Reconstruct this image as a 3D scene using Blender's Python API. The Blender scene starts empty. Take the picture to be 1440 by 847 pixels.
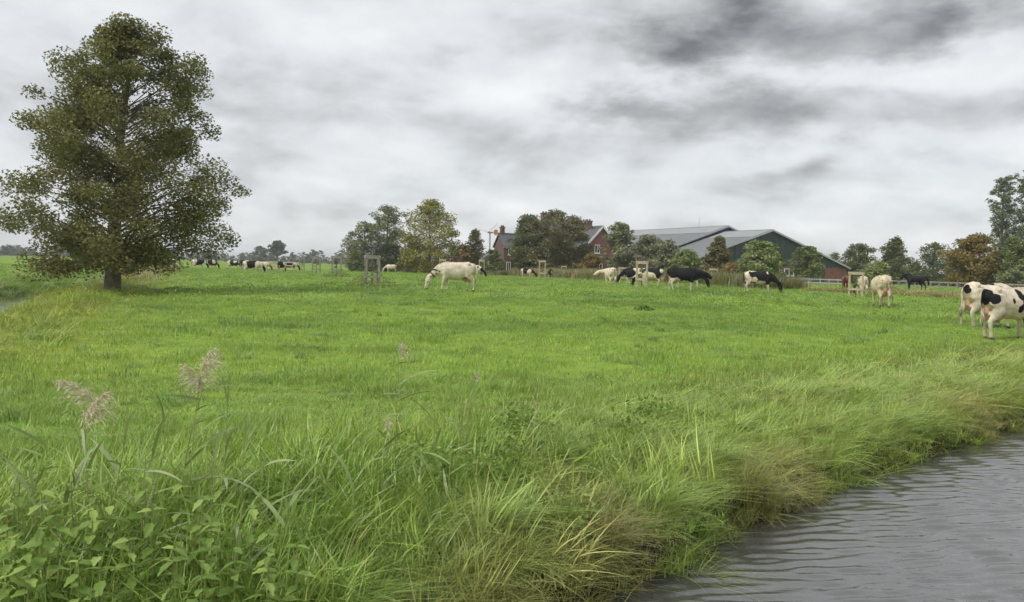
import bpy, bmesh, math
import numpy as np
from mathutils import Vector, Matrix

R_ = math.radians
scene = bpy.context.scene
col = scene.collection

# ---------------------------------------------------------------- camera
CAM_H, FPX, PITCH, ROLL = 1.65, 1130.0, R_(2.48), R_(1.47)
F3 = np.array([0, math.cos(PITCH), -math.sin(PITCH)])
R0 = np.array([1.0, 0, 0]); U0 = np.array([0, math.sin(PITCH), math.cos(PITCH)])
RT = R0 * math.cos(ROLL) + U0 * math.sin(ROLL)
UP = -R0 * math.sin(ROLL) + U0 * math.cos(ROLL)
cd = bpy.data.cameras.new('camera'); cam = bpy.data.objects.new('camera', cd); col.objects.link(cam)
cd.sensor_width = 36.0; cd.lens = 36.0 * FPX / 1440.0; cd.clip_start = 0.05; cd.clip_end = 20000
m = Matrix.Identity(4)
for i in range(3):
    m[i][0] = RT[i]; m[i][1] = UP[i]; m[i][2] = -F3[i]
m[0][3], m[1][3], m[2][3] = 0, 0, CAM_H
cam.matrix_world = m
scene.camera = cam

def ray(px, py):
    d = F3 + RT * (px - 720) / FPX + UP * (423.5 - py) / FPX
    return d / np.linalg.norm(d)
def on_ground(px, py):
    """where the view ray through a pixel meets the domed meadow"""
    d = ray(px, py); z = 0.0
    for _ in range(40):
        t = (z - CAM_H) / d[2]; z = .5 * z + .5 * float(crown(np.array([d[0] * t]), np.array([d[1] * t]))[0])
    return d[0] * t, d[1] * t
def at_depth(px, Y):
    """ground position seen in column px (at the horizon) at depth Y"""
    d = ray(px, 356 + 0.0257 * px)
    return d[0] / d[1] * Y, Y
def pix3(px, py, Y):
    d = ray(px, py); t = Y / d[1]
    return np.array([d[0] * t, Y, CAM_H + d[2] * t])

# ---------------------------------------------------------------- world, sun, exposure
SUN_DIR = Vector((-0.62, -0.42, 0.80)).normalized()
w = bpy.data.worlds.new('World'); scene.world = w; w.use_nodes = True
nt = w.node_tree; nt.nodes.clear()
class NB:
    def __init__(s, nt): s.nt = nt
    def n(s, t, **kw):
        o = s.nt.nodes.new(t)
        for k, v in kw.items(): setattr(o, k, v)
        return o
    def put(s, sock, v):
        if isinstance(v, bpy.types.NodeSocket): s.nt.links.new(v, sock)
        elif v is not None: sock.default_value = v
    def math(s, op, a, b=None, c=None, clamp=False):
        o = s.n('ShaderNodeMath', operation=op, use_clamp=clamp)
        for i, v in enumerate((a, b, c)): s.put(o.inputs[i], v)
        return o.outputs[0]
    def noise(s, vec, scale, detail=4, rough=.5, dist=0.0):
        o = s.n('ShaderNodeTexNoise'); s.put(o.inputs['Vector'], vec)
        o.inputs['Scale'].default_value = scale; o.inputs['Detail'].default_value = detail
        o.inputs['Roughness'].default_value = rough; o.inputs['Distortion'].default_value = dist
        return o
    def ramp(s, fac, stops, interp='LINEAR'):
        o = s.n('ShaderNodeValToRGB'); o.color_ramp.interpolation = interp
        e = o.color_ramp.elements
        while len(e) < len(stops): e.new(0.5)
        for k, (p, c) in enumerate(stops):
            e[k].position = p; e[k].color = (c[0], c[1], c[2], 1)
        s.put(o.inputs['Fac'], fac)
        return o.outputs['Color']
    def mix(s, fac, a, b, blend='MIX'):
        o = s.n('ShaderNodeMix', data_type='RGBA', blend_type=blend)
        s.put(o.inputs['Factor'], fac)
        for k, v in ((6, a), (7, b)):
            if isinstance(v, tuple): v = (v[0], v[1], v[2], 1)
            s.put(o.inputs[k], v)
        return o.outputs[2]
    def xyz(s, v):
        o = s.n('ShaderNodeSeparateXYZ'); s.put(o.inputs[0], v); return o.outputs
    def comb(s, x, y, z):
        o = s.n('ShaderNodeCombineXYZ')
        for i, v in enumerate((x, y, z)): s.put(o.inputs[i], v)
        return o.outputs[0]
b = NB(nt)
tc = b.n('ShaderNodeTexCoord').outputs['Generated']
dx, dy, dz = b.xyz(tc)
zz = b.math('ADD', b.math('MAXIMUM', dz, 0.0), 0.34)
pu = b.math('DIVIDE', dx, zz); pv = b.math('DIVIDE', dy, zz)
plane = b.comb(pu, pv, 0.0)
plane_big = b.comb(b.math('MULTIPLY', pu, .75), b.math('ADD', pv, 3.7), 1.3)
n1 = b.noise(plane, 2.6, 9, .55, .45).outputs['Fac']
n2 = b.noise(plane_big, 1.1, 5, .5, .3).outputs['Fac']
n4 = b.noise(b.comb(b.math('MULTIPLY', pu, .6), pv, 5.0), 5.5, 7, .6, .3).outputs['Fac']
val = b.math('ADD', b.math('MULTIPLY', n1, .75), b.math('ADD', b.math('MULTIPLY', n2, .65), b.math('MULTIPLY', b.math('MULTIPLY', n4, b.math('MULTIPLY_ADD', dz, 1.6, .35, clamp=True)), .42)))
val = b.math('MULTIPLY_ADD', b.math('SUBTRACT', val, .80), 1.0, .625)
def scaled(k):
    return b.comb(b.math('MULTIPLY', pu, k), b.math('MULTIPLY', pv, k), 2.0)
relief = b.math('SUBTRACT', b.noise(scaled(.955), 3.4, 8, .5, .4).outputs['Fac'], b.noise(scaled(1.045), 3.4, 8, .5, .4).outputs['Fac'])
val = b.math('MULTIPLY_ADD', relief, -.70, val)
# the cloud masses of the photograph: soft lobes whose outline is broken up by noise
az = b.math('ARCTAN2', dx, dy); el = b.math('ARCSINE', dz)
wn = b.noise(b.comb(b.math('MULTIPLY', az, 1.0), b.math('MULTIPLY', el, 2.2), 0.0), 6.5, 10, .62)
wr, wg, _ = b.xyz(wn.outputs['Color'])
az = b.math('ADD', az, b.math('MULTIPLY', b.math('SUBTRACT', wr, .5), .34))
el = b.math('ADD', el, b.math('MULTIPLY', b.math('SUBTRACT', wg, .5), .105))
for (bx_, by_, wx_, wy_, am) in [(1200, 45, 240, 34, -.16), (945, 60, 115, 42, -.22), (1060, 55, 110, 40, -.22), (1150, 5, 160, 60, -.26), (1320, 28, 115, 42, -.28), (1230, 60, 90, 28, -.16),
                                 (870, 150, 100, 24, -.36), (1060, 146, 120, 32, -.34), (1300, 170, 200, 30, -.22),
                                 (1240, 250, 190, 20, -.20), (360, 90, 160, 22, -.14), (150, 150, 200, 60, -.10), (600, 75, 70, 16, -.12),
                                 (640, 175, 120, 26, -.10), (930, 106, 120, 16, .22), (700, 120, 110, 40, .14),
                                 (1180, 105, 130, 16, .18), (440, 130, 130, 26, .10), (1400, 95, 80, 30, .15), (1150, 215, 160, 16, .10)]:
    d = ray(bx_, by_); a0 = math.atan2(d[0], d[1]); e0 = math.asin(d[2])
    ga = b.math('MULTIPLY', b.math('SUBTRACT', az, a0), FPX / wx_)
    ge = b.math('MULTIPLY', b.math('SUBTRACT', el, e0), FPX / wy_)
    g = b.math('POWER', 2.718, b.math('MULTIPLY', b.math('ADD', b.math('MULTIPLY', ga, ga), b.math('MULTIPLY', ge, ge)), -1.0))
    val = b.math('MULTIPLY_ADD', g, am, val)
cloud = b.ramp(val, [(0.0, (.13, .132, .135)), (.3, (.335, .34, .345)), (.6, (.535, .55, .565)), (.85, (.64, .652, .66)), (1.0, (.72, .728, .73))])
sky = b.n('ShaderNodeTexSky', sky_type='NISHITA'); sky.sun_disc = False
sky.sun_elevation = math.asin(SUN_DIR.z); sky.sun_rotation = math.atan2(SUN_DIR.x, SUN_DIR.y)
bg1 = b.n('ShaderNodeBackground'); nt.links.new(sky.outputs[0], bg1.inputs[0]); bg1.inputs[1].default_value = 0.07
bg2 = b.n('ShaderNodeBackground'); nt.links.new(cloud, bg2.inputs[0]); bg2.inputs[1].default_value = 0.98
cover = b.math('MULTIPLY_ADD', b.math('MULTIPLY', b.math('MAXIMUM', dz, 0.0), 6.0, clamp=True), .10, .82)
mx = b.n('ShaderNodeMixShader'); nt.links.new(cover, mx.inputs[0])
nt.links.new(bg1.outputs[0], mx.inputs[1]); nt.links.new(bg2.outputs[0], mx.inputs[2])
wo = b.n('ShaderNodeOutputWorld'); nt.links.new(mx.outputs[0], wo.inputs[0])

sl = bpy.data.lights.new('sun', 'SUN'); sl.energy = 1.5; sl.angle = R_(14); sl.color = (1, .955, .88)
so = bpy.data.objects.new('sun', sl); col.objects.link(so)
so.rotation_euler = SUN_DIR.to_track_quat('Z', 'Y').to_euler()
vs = scene.view_settings
vs.view_transform = 'Standard'; vs.look = 'None'; vs.gamma = 1.0; vs.use_curve_mapping = False
vs.exposure = 0.62
scene.cycles.max_bounces = 4; scene.cycles.diffuse_bounces = 2; scene.cycles.glossy_bounces = 2; scene.cycles.transmission_bounces = 2; scene.cycles.adaptive_threshold = .03; scene.cycles.transparent_max_bounces = 6; scene.cycles.volume_bounces = 0
scene.cycles.use_denoising = True

# ---------------------------------------------------------------- helpers
def tag(o, label=None, cat=None, group=None, kind=None):
    if label: o['label'] = label
    if cat: o['category'] = cat
    if group: o['group'] = group
    if kind: o['kind'] = kind
    return o
def link(name, me, mat=None, parent=None, loc=None, rotz=0.0):
    o = bpy.data.objects.new(name, me); col.objects.link(o)
    if mat is not None and me is not None and len(me.materials) == 0: me.materials.append(mat)
    if parent is not None: o.parent = parent
    if loc is not None: o.location = loc
    o.rotation_euler.z = rotz
    return o
def empty(name, loc, rotz=0.0):
    return link(name, None, None, None, loc, rotz)
def mesh_np(name, V, faces, smooth=False):
    """V (n,3); faces (m,k) numpy array, all of one size"""
    me = bpy.data.meshes.new(name)
    V = np.asarray(V, np.float32); faces = np.asarray(faces, np.int32)
    me.vertices.add(len(V)); me.vertices.foreach_set('co', V.ravel())
    k = faces.shape[1]
    me.loops.add(faces.size); me.loops.foreach_set('vertex_index', faces.ravel())
    me.polygons.add(len(faces)); me.polygons.foreach_set('loop_start', np.arange(len(faces), dtype=np.int32) * k)
    me.polygons.foreach_set('use_smooth', np.full(len(faces), smooth))
    me.update(calc_edges=True)
    return me
class MB:
    def __init__(s): s.v = []; s.f = []
    def add(s, V, F):
        o = len(s.v); s.v += [tuple(map(float, p)) for p in V]; s.f += [tuple(i + o for i in f) for f in F]; return s
    def box(s, x0, x1, y0, y1, z0, z1):
        V = [(x, y, z) for z in (z0, z1) for y in (y0, y1) for x in (x0, x1)]
        return s.add(V, [(0, 2, 3, 1), (4, 5, 7, 6), (0, 1, 5, 4), (2, 6, 7, 3), (0, 4, 6, 2), (1, 3, 7, 5)])
    def beam(s, p, q, w, h, up=(0, 0, 1)):
        p = np.array(p, float); q = np.array(q, float); t = q - p; t /= np.linalg.norm(t)
        sd = np.cross(t, up); sd /= np.linalg.norm(sd); u = np.cross(sd, t)
        V = [c + sd * a * w / 2 + u * e * h / 2 for c in (p, q) for (a, e) in ((-1, -1), (1, -1), (1, 1), (-1, 1))]
        return s.add(V, [(0, 3, 2, 1), (4, 5, 6, 7), (0, 1, 5, 4), (1, 2, 6, 5), (2, 3, 7, 6), (3, 0, 4, 7)])
    def prism(s, poly, d0, d1, axis='y'):
        n = len(poly)
        V = [(a, d, c) if axis == 'y' else (d, a, c) for d in (d0, d1) for (a, c) in poly]
        return s.add(V, [tuple(range(n)), tuple(range(2 * n - 1, n - 1, -1))] + [(i, i + n, (i + 1) % n + n, (i + 1) % n) for i in range(n)])
    def slab(s, corners, th):
        c = [np.array(p, float) for p in corners]
        nrm = np.cross(c[1] - c[0], c[3] - c[0]); nrm /= np.linalg.norm(nrm)
        if nrm[2] < 0: nrm = -nrm
        V = c + [p - nrm * th for p in c]
        return s.add(V, [(0, 1, 2, 3), (7, 6, 5, 4), (0, 4, 5, 1), (1, 5, 6, 2), (2, 6, 7, 3), (3, 7, 4, 0)])
    def mesh(s, name):
        me = bpy.data.meshes.new(name); me.from_pydata(s.v, [], s.f); me.validate()
        bm = bmesh.new(); bm.from_mesh(me); bmesh.ops.recalc_face_normals(bm, faces=bm.faces); bm.to_mesh(me); bm.free()
        return me
    def build(s, name, mat, parent=None, loc=None, rotz=0.0):
        return link(name, s.mesh(name), mat, parent, loc, rotz)
def tube(pts, rad, side=None, n=8, cap=True):
    """closed tapered tube; rad scalar or (side, other); returns V,F lists"""
    pts = np.array(pts, float); m = len(pts); V = []; Fc = []
    for i in range(m):
        t = pts[min(i + 1, m - 1)] - pts[max(i - 1, 0)]; t /= max(np.linalg.norm(t), 1e-9)
        s0 = np.array(side if side is not None else ((0, 1, 0) if abs(t[1]) < .9 else (1, 0, 0)), float)
        s0 = s0 - t * np.dot(s0, t); s0 /= np.linalg.norm(s0); u = np.cross(t, s0)
        r = rad[i]; ra, rb = (r, r) if np.isscalar(r) else r
        for k in range(n):
            a = 2 * math.pi * k / n
            V.append(pts[i] + s0 * ra * math.cos(a) + u * rb * math.sin(a))
    for i in range(m - 1):
        for k in range(n):
            a = i * n + k; c = i * n + (k + 1) % n
            Fc.append((a, c, c + n, a + n))
    if cap:
        for i, rev in ((0, True), (m - 1, False)):
            V.append(pts[i]); e = len(V) - 1
            for k in range(n):
                a = i * n + k; c = i * n + (k + 1) % n
                Fc.append((c, a, e) if rev else (a, c, e))
    return V, Fc
def vnoise(x, y, scale, seed=0, oct=3):
    out = np.zeros_like(x, float); amp = 1.0; tot = 0
    for o in range(oct):
        X = x / scale * 2 ** o; Y = y / scale * 2 ** o
        xi = np.floor(X).astype(np.int64); yi = np.floor(Y).astype(np.int64); fx = X - xi; fy = Y - yi
        fx = fx * fx * (3 - 2 * fx); fy = fy * fy * (3 - 2 * fy)
        def h(i, j):
            n_ = (i * 374761393 + j * 668265263 + (seed + o * 17) * 974711) & 0x7fffffff
            n_ = ((n_ ^ (n_ >> 13)) * 1274126177) & 0x7fffffff
            return ((n_ ^ (n_ >> 16)) & 0xffff) / 65535.0
        out += amp * ((h(xi, yi) * (1 - fx) + h(xi + 1, yi) * fx) * (1 - fy) + (h(xi, yi + 1) * (1 - fx) + h(xi + 1, yi + 1) * fx) * fy)
        tot += amp; amp *= .5
    return out / tot
def sstep(a, c, x):
    t = np.clip((x - a) / (c - a), 0, 1); return t * t * (3 - 2 * t)

# ---------------------------------------------------------------- materials
def new_mat(name):
    ma = bpy.data.materials.new(name); ma.use_nodes = True
    t = ma.node_tree; bs = t.nodes['Principled BSDF']
    return ma, NB(t), bs
def plain(name, c, rough=.7, c2=None, scale=3.0, bump=0.0, bscale=40, metal=0.0, spec=.3):
    ma, q, bs = new_mat(name)
    tcx = q.n('ShaderNodeTexCoord').outputs['Object']
    nz = q.noise(tcx, scale, 5, .6).outputs['Fac']
    c2 = c2 or tuple(k * .7 for k in c)
    q.put(bs.inputs['Base Color'], q.ramp(nz, [(.3, c2), (.7, c)]))
    bs.inputs['Roughness'].default_value = rough; bs.inputs['Metallic'].default_value = metal
    bs.inputs['Specular IOR Level'].default_value = spec
    if bump:
        bp = q.n('ShaderNodeBump'); bp.inputs['Strength'].default_value = bump
        q.put(bp.inputs['Height'], q.noise(tcx, bscale, 4, .6).outputs['Fac']); q.put(bs.inputs['Normal'], bp.outputs[0])
    return ma
def leaf_mat(name, ca, cb, cc=None, transl=.3, rough=.5):
    """foliage: per-leaf value 'lv' picks the colour, part of the light comes through"""
    ma, q, bs = new_mat(name)
    at = q.n('ShaderNodeAttribute', attribute_name='lv').outputs['Fac']
    stops = [(0.0, ca), (.75, cb), (1.0, cc or cb)]
    c = q.ramp(at, stops)
    q.put(bs.inputs['Base Color'], c); bs.inputs['Roughness'].default_value = rough; bs.inputs['Specular IOR Level'].default_value = .25
    tr = q.n('ShaderNodeBsdfTranslucent'); q.put(tr.inputs['Color'], q.mix(.5, c, (.16, .22, .03)))
    mxs = q.n('ShaderNodeMixShader'); mxs.inputs[0].default_value = transl
    q.nt.links.new(bs.outputs[0], mxs.inputs[1]); q.nt.links.new(tr.outputs[0], mxs.inputs[2])
    q.nt.links.new(mxs.outputs[0], q.nt.nodes['Material Output'].inputs['Surface'])
    return ma
def grass_mat(name, attr_type='INSTANCER', transl=.27):
    ma, q, bs = new_mat(name)
    ti = q.n('ShaderNodeAttribute', attribute_name='tint', attribute_type=attr_type).outputs['Color']
    br = q.n('ShaderNodeAttribute', attribute_name='lv').outputs['Fac']
    v = q.math('MULTIPLY_ADD', br, .60, .74)
    c = q.mix(1.0, ti, q.comb(v, v, v), 'MULTIPLY')
    c = q.mix(q.math('MULTIPLY', q.math('GREATER_THAN', br, .92), .5), c, (.48, .42, .18))
    q.put(bs.inputs['Base Color'], c); bs.inputs['Roughness'].default_value = .38; bs.inputs['Specular IOR Level'].default_value = .55
    tr = q.n('ShaderNodeBsdfTranslucent'); q.put(tr.inputs['Color'], c)
    mxs = q.n('ShaderNodeMixShader'); mxs.inputs[0].default_value = transl
    q.nt.links.new(bs.outputs[0], mxs.inputs[1]); q.nt.links.new(tr.outputs[0], mxs.inputs[2])
    q.nt.links.new(mxs.outputs[0], q.nt.nodes['Material Output'].inputs['Surface'])
    return ma
M = {}
M['blade'] = grass_mat('grass_blade')
M['bark'] = plain('bark', (.20, .165, .135), .9, (.10, .085, .07), 6, .5, 14)
M['wood'] = plain('weathered_wood', (.52, .43, .30), .85, (.34, .29, .21), 3, .2, 30)
M['wood_grey'] = plain('grey_wood', (.34, .32, .28), .9, (.22, .21, .19), 3, .2, 30)
M['white_paint'] = plain('white_paint', (.78, .78, .76), .5, (.68, .68, .66), 2)
M['glass'] = plain('window_glass', (.03, .035, .04), .08, (.02, .025, .03), 1, spec=.6)
M['slate'] = plain('slate_roof', (.13, .135, .145), .6, (.09, .093, .10), 4, .3, 30)
M['cladding'] = plain('green_cladding', (.052, .072, .072), .55, (.045, .062, .063), 1.5)
M['sheet'] = plain('grey_roof_sheet', (.17, .185, .19), .55, (.135, .145, .15), .6)
M['sheet_light'] = plain('pale_roof_sheet', (.29, .305, .31), .55, (.25, .265, .27), .7)
M['galv'] = plain('galvanised_metal', (.50, .51, .52), .4, (.42, .43, .44), 3, metal=.4)
M['orange'] = plain('orange_paint', (.62, .27, .05), .5)
M['soil'] = plain('soil', (.10, .075, .05), .95, (.05, .04, .028), 5)
M['reed_stem'] = plain('reed_stem', (.30, .33, .12), .6, (.22, .26, .09), 4)
M['reed_leaf'] = leaf_mat('reed_leaf', (.20, .29, .09), (.30, .39, .14), (.44, .50, .28), .35)
M['yellow_leaf'] = leaf_mat('yellow_leaf', (.55, .36, .06), (.62, .42, .09), None, .4)
M['plume'] = leaf_mat('reed_plume', (.50, .45, .28), (.70, .64, .43), (.86, .81, .59), .12, .8)
M['nettle'] = leaf_mat('nettle_leaf', (.15, .25, .05), (.25, .37, .08), (.36, .47, .12), .35)
M['weed_dark'] = leaf_mat('dark_weed_leaf', (.08, .13, .03), (.13, .19, .045), (.20, .21, .07), .25)
def brick(name, c1, c2, mortar):
    ma, q, bs = new_mat(name)
    tcx = q.n('ShaderNodeTexCoord').outputs['Object']
    X, Y, Z = q.xyz(tcx)
    br = q.n('ShaderNodeTexBrick'); q.put(br.inputs['Vector'], q.comb(q.math('ADD', X, Y), Z, 0.0))
    br.inputs['Scale'].default_value = 1.0; br.inputs['Brick Width'].default_value = .22; br.inputs['Row Height'].default_value = .065
    br.inputs['Mortar Size'].default_value = .006
    for k, c in (('Color1', c1), ('Color2', c2), ('Mortar', mortar)): br.inputs[k].default_value = (*c, 1)
    nz = q.noise(tcx, .9, 5, .6).outputs['Fac']
    q.put(bs.inputs['Base Color'], q.mix(.5, br.outputs['Color'], q.ramp(nz, [(.3, (.5, .5, .5)), (.7, (1, 1, 1))]), 'MULTIPLY'))
    bs.inputs['Roughness'].default_value = .9
    return ma
M['brick_red'] = brick('red_brick', (.30, .095, .07), (.24, .075, .06), (.30, .25, .22))
M['brick_dark'] = brick('brown_brick', (.20, .11, .09), (.16, .09, .075), (.22, .19, .17))

# ---------------------------------------------------------------- terrain
WATER_Z = -0.62
EDGE = np.array([(-300, -1.0), (-60, .6), (-12, 1.4), (-6, 2.0), (-3, 2.7), (-1.1, 3.5), (.1, 4.6), (1.0, 5.7), (2.2, 7.1), (3.3, 8.25), (4.6, 9.5),
                 (7.6, 12.0), (12, 15.2), (20, 20.6), (40, 33), (100, 70), (400, 250)])
DITCH = np.array([(-9, 4), (-12.9, 13), (-16.4, 21), (-20.2, 30), (-23.2, 38), (-28.5, 55), (-43, 89), (-62, 130), (-110, 230)])
def seg_dist(x, y, poly):
    best = np.full(x.shape, 1e9); sgn = np.ones(x.shape)
    for a, c in zip(poly[:-1], poly[1:]):
        d = c - a; L2 = (d ** 2).sum()
        t = np.clip(((x - a[0]) * d[0] + (y - a[1]) * d[1]) / L2, 0, 1)
        ex = x - a[0] - t * d[0]; ey = y - a[1] - t * d[1]; D = np.hypot(ex, ey)
        s = np.sign(d[0] * ey - d[1] * ex); k = D < best
        best = np.where(k, D, best); sgn = np.where(k, s, sgn)
    return best, sgn
def edge_sd(x, y):
    D, s = seg_dist(x, y, EDGE)
    return D * s + (vnoise(x, y, 1.1, 5, 2) - .5) * .12
def ditch_d(x, y):
    D, _ = seg_dist(x, y, DITCH); return D + (vnoise(x, y, 2.5, 9, 2) - .5) * .9
def crown(x, y):
    """the field is slightly convex, as old polder fields are"""
    return .36 * sstep(2.5, 26, edge_sd(x, y)) * sstep(3.5, 24, ditch_d(x, y)) * sstep(118, 72, y)
def H(x, y):
    x = np.asarray(x, float); y = np.asarray(y, float)
    sd = edge_sd(x, y)
    z1 = np.interp(sd, [-.6, -.05, .05, .14, .6, 1.6, 3.2], [-1.3, -.85, -.62, -.34, -.18, -.05, 0])
    z2 = np.interp(.9 - y, [-.6, 0, .5, 1.0], [-1.3, -.62, -.2, 0.0])
    z = np.maximum(z1, z2)
    dd = ditch_d(x, y)
    z = np.minimum(z, np.interp(dd, [0, 1.4, 2.0, 2.8, 4.2], [-1.2, -.9, -.62, -.12, .4]))
    land = sstep(1.0, 6, sd) * sstep(2.5, 7, dd)
    r = np.hypot(x, y)
    z = z + crown(x, y) + land * ((vnoise(x, y, 14, 1, 2) - .5) * .12 + (vnoise(x, y, 1.6, 2, 2) - .5) * .15) * sstep(900, 200, r)
    return z
def H1(x, y): return float(H(np.array([x]), np.array([y]))[0])

def tint_at(x, y):
    sd = edge_sd(x, y); dd = ditch_d(x, y)
    n1 = vnoise(x, y, 5.5, 21, 3); n2 = vnoise(x, y, 1.3, 22, 3); n3 = vnoise(x, y, 26, 23, 2); n5 = vnoise(x * .35, y, 2.2, 27, 2)
    g = np.stack([.238 + 0 * x, .365 + 0 * x, .053 + 0 * x], -1)
    dark = np.array([.118, .222, .036]); lime = np.array([.285, .415, .068]); yel = np.array([.42, .42, .07]); straw = np.array([.56, .47, .21]); brown = np.array([.38, .27, .12])
    def mixc(a, c, f): return a * (1 - f[..., None]) + c * f[..., None]
    g = mixc(g, dark, sstep(.5, .75, n1) * .8)
    g = mixc(g, lime, sstep(.5, .25, n3) * .6)
    g = mixc(g, dark, sstep(.60, .80, n5) * .55)
    g = mixc(g, lime, sstep(.55, .8, n2) * .5)
    near = sstep(4.2, 1.2, sd)
    g = mixc(g, np.array([.37, .49, .105]), near * .7)
    g = mixc(g, np.array([.20, .33, .06]), near * sstep(.52, .68, n1) * .5)
    g = mixc(g, yel, sstep(6.0, 1.5, sd) * sstep(5, 11, x) * (.25 + .5 * sstep(.4, .7, n1)))
    g = mixc(g, straw, sstep(2.6, .4, sd) * sstep(-1.5, 1.0, x) * (.05 + .32 * sstep(.50, .72, n2)))
    g = mixc(g, brown, sstep(.7, .1, sd) * sstep(.42, .62, n2) * .3)
    g = mixc(g, yel, sstep(7.5, 2.5, dd) * (.35 + .4 * n2) * sstep(8, 14, y) * (x > -60 - y))
    return g

def axis(a, lo, hi, step, c=0.0):
    u0 = math.asinh((lo - c) / a); u1 = math.asinh((hi - c) / a); n = int((u1 - u0) / step) + 1
    return c + a * np.sinh(np.linspace(u0, u1, n))
gx = axis(7.0, -4000, 4000, .033); gy = axis(7.0, -120, 6000, .030, 6.0)
GX, GY = np.meshgrid(gx, gy)
GZ = H(GX.ravel(), GY.ravel())
nx_, ny_ = len(gx), len(gy)
ii = (np.arange(ny_ - 1)[:, None] * nx_ + np.arange(nx_ - 1)[None, :]).ravel()
me = mesh_np('ground', np.stack([GX.ravel(), GY.ravel(), GZ], -1), np.stack([ii, ii + 1, ii + 1 + nx_, ii + nx_], -1), True)
ca = me.color_attributes.new('tint', 'FLOAT_COLOR', 'POINT')
tg = tint_at(GX.ravel(), GY.ravel())
th_ = sstep(5.0, 2.0, edge_sd(GX.ravel(), GY.ravel()))[:, None] * .85
tg = tg * (1 - th_) + np.array([.10, .085, .04]) * th_          # soil and thatch brown, also painting dark shade into gaps of the bank grass
ca.data.foreach_set('color', np.concatenate([tg, np.ones((len(tg), 1))], 1).astype(np.float32).ravel())
ma, q, bs = new_mat('meadow_ground')
ti = q.n('ShaderNodeAttribute', attribute_name='tint').outputs['Color']
gp = q.n('ShaderNodeNewGeometry').outputs['Position']
GXs, GYs, GZs = q.xyz(gp)
nz = q.noise(gp, 2.2, 6, .7).outputs['Fac']; nz2 = q.noise(q.comb(q.math('MULTIPLY', GXs, .3), GYs, 0.0), .28, 6, .65).outputs['Fac']
c = q.mix(1.0, ti, q.ramp(nz, [(.3, (.62, .62, .62)), (.7, (1.0, 1.0, 1.0))]), 'MULTIPLY')
c = q.mix(1.0, c, q.ramp(nz2, [(.35, (.78, .80, .75)), (.65, (1.06, 1.03, 1.0))]), 'MULTIPLY')
wet = q.math('MULTIPLY', q.math('SUBTRACT', GZs, -.30), 6.0, clamp=True)
c = q.mix(wet, (.055, .042, .028), c)
q.put(bs.inputs['Base Color'], c); bs.inputs['Roughness'].default_value = .95; bs.inputs['Specular IOR Level'].default_value = .1
bp = q.n('ShaderNodeBump'); bp.inputs['Strength'].default_value = .6; bp.inputs['Distance'].default_value = .05
q.put(bp.inputs['Height'], q.noise(gp, 9, 5, .7).outputs['Fac']); q.put(bs.inputs['Normal'], bp.outputs[0])
tag(link('ground', me, ma), 'flat green meadow reaching to the horizon', None, None, 'structure')

# water: a rippled sheet in the canal and the ditch
wx = np.concatenate([np.linspace(-160, -16, 40), np.linspace(-15, -1, 20), np.linspace(-.95, 12, 230), np.linspace(12.1, 24, 100), np.linspace(25, 260, 50)])
wy = np.concatenate([np.linspace(-1.5, 3.4, 30), np.linspace(3.44, 16, 440), np.linspace(16.1, 24, 80), np.linspace(24.5, 260, 70)])
WX, WY = np.meshgrid(wx, wy)
rx, ry = WX.ravel(), WY.ravel()
rng = np.random.default_rng(4)
wz = np.zeros_like(rx)
for k in range(30):
    th = R_(rng.normal(103, 9)); lam = .095 * (2.2 ** rng.random()); kk = 2 * math.pi / lam
    wz += .0032 * lam / .3 * np.sin(kk * (rx * math.cos(th) + ry * math.sin(th)) + rng.uniform(0, 6.28)) * rng.uniform(.5, 1.2)
wz *= (.25 + 1.2 * vnoise(rx, ry, 2.2, 31, 2)) * sstep(60, 14, np.hypot(rx, ry))
ii = (np.arange(len(wy) - 1)[:, None] * len(wx) + np.arange(len(wx) - 1)[None, :]).ravel()
me = mesh_np('canal_water', np.stack([rx, ry, WATER_Z + wz], -1), np.stack([ii, ii + 1, ii + 1 + len(wx), ii + len(wx)], -1), True)
ma, q, bs = new_mat('water')
bs.inputs['Base Color'].default_value = (.075, .075, .072, 1); bs.inputs['Roughness'].default_value = .02; bs.inputs['IOR'].default_value = 1.6
bs.inputs['Specular IOR Level'].default_value = 1.0
gp = q.n('ShaderNodeNewGeometry').outputs['Position']; X, Y, Z = q.xyz(gp)
v = q.comb(q.math('MULTIPLY', q.math('ADD', X, q.math('MULTIPLY', Y, -.2)), .32), q.math('ADD', Y, q.math('MULTIPLY', X, .2)), 0.0)
bp = q.n('ShaderNodeBump'); bp.inputs['Strength'].default_value = .10; bp.inputs['Distance'].default_value = .05
q.put(bp.inputs['Height'], q.noise(v, 11, 4, .55, .4).outputs['Fac']); q.put(bs.inputs['Normal'], bp.outputs[0])
tag(link('canal_water', me, ma), 'grey rippled water of the polder canal', None, None, 'structure')

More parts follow.
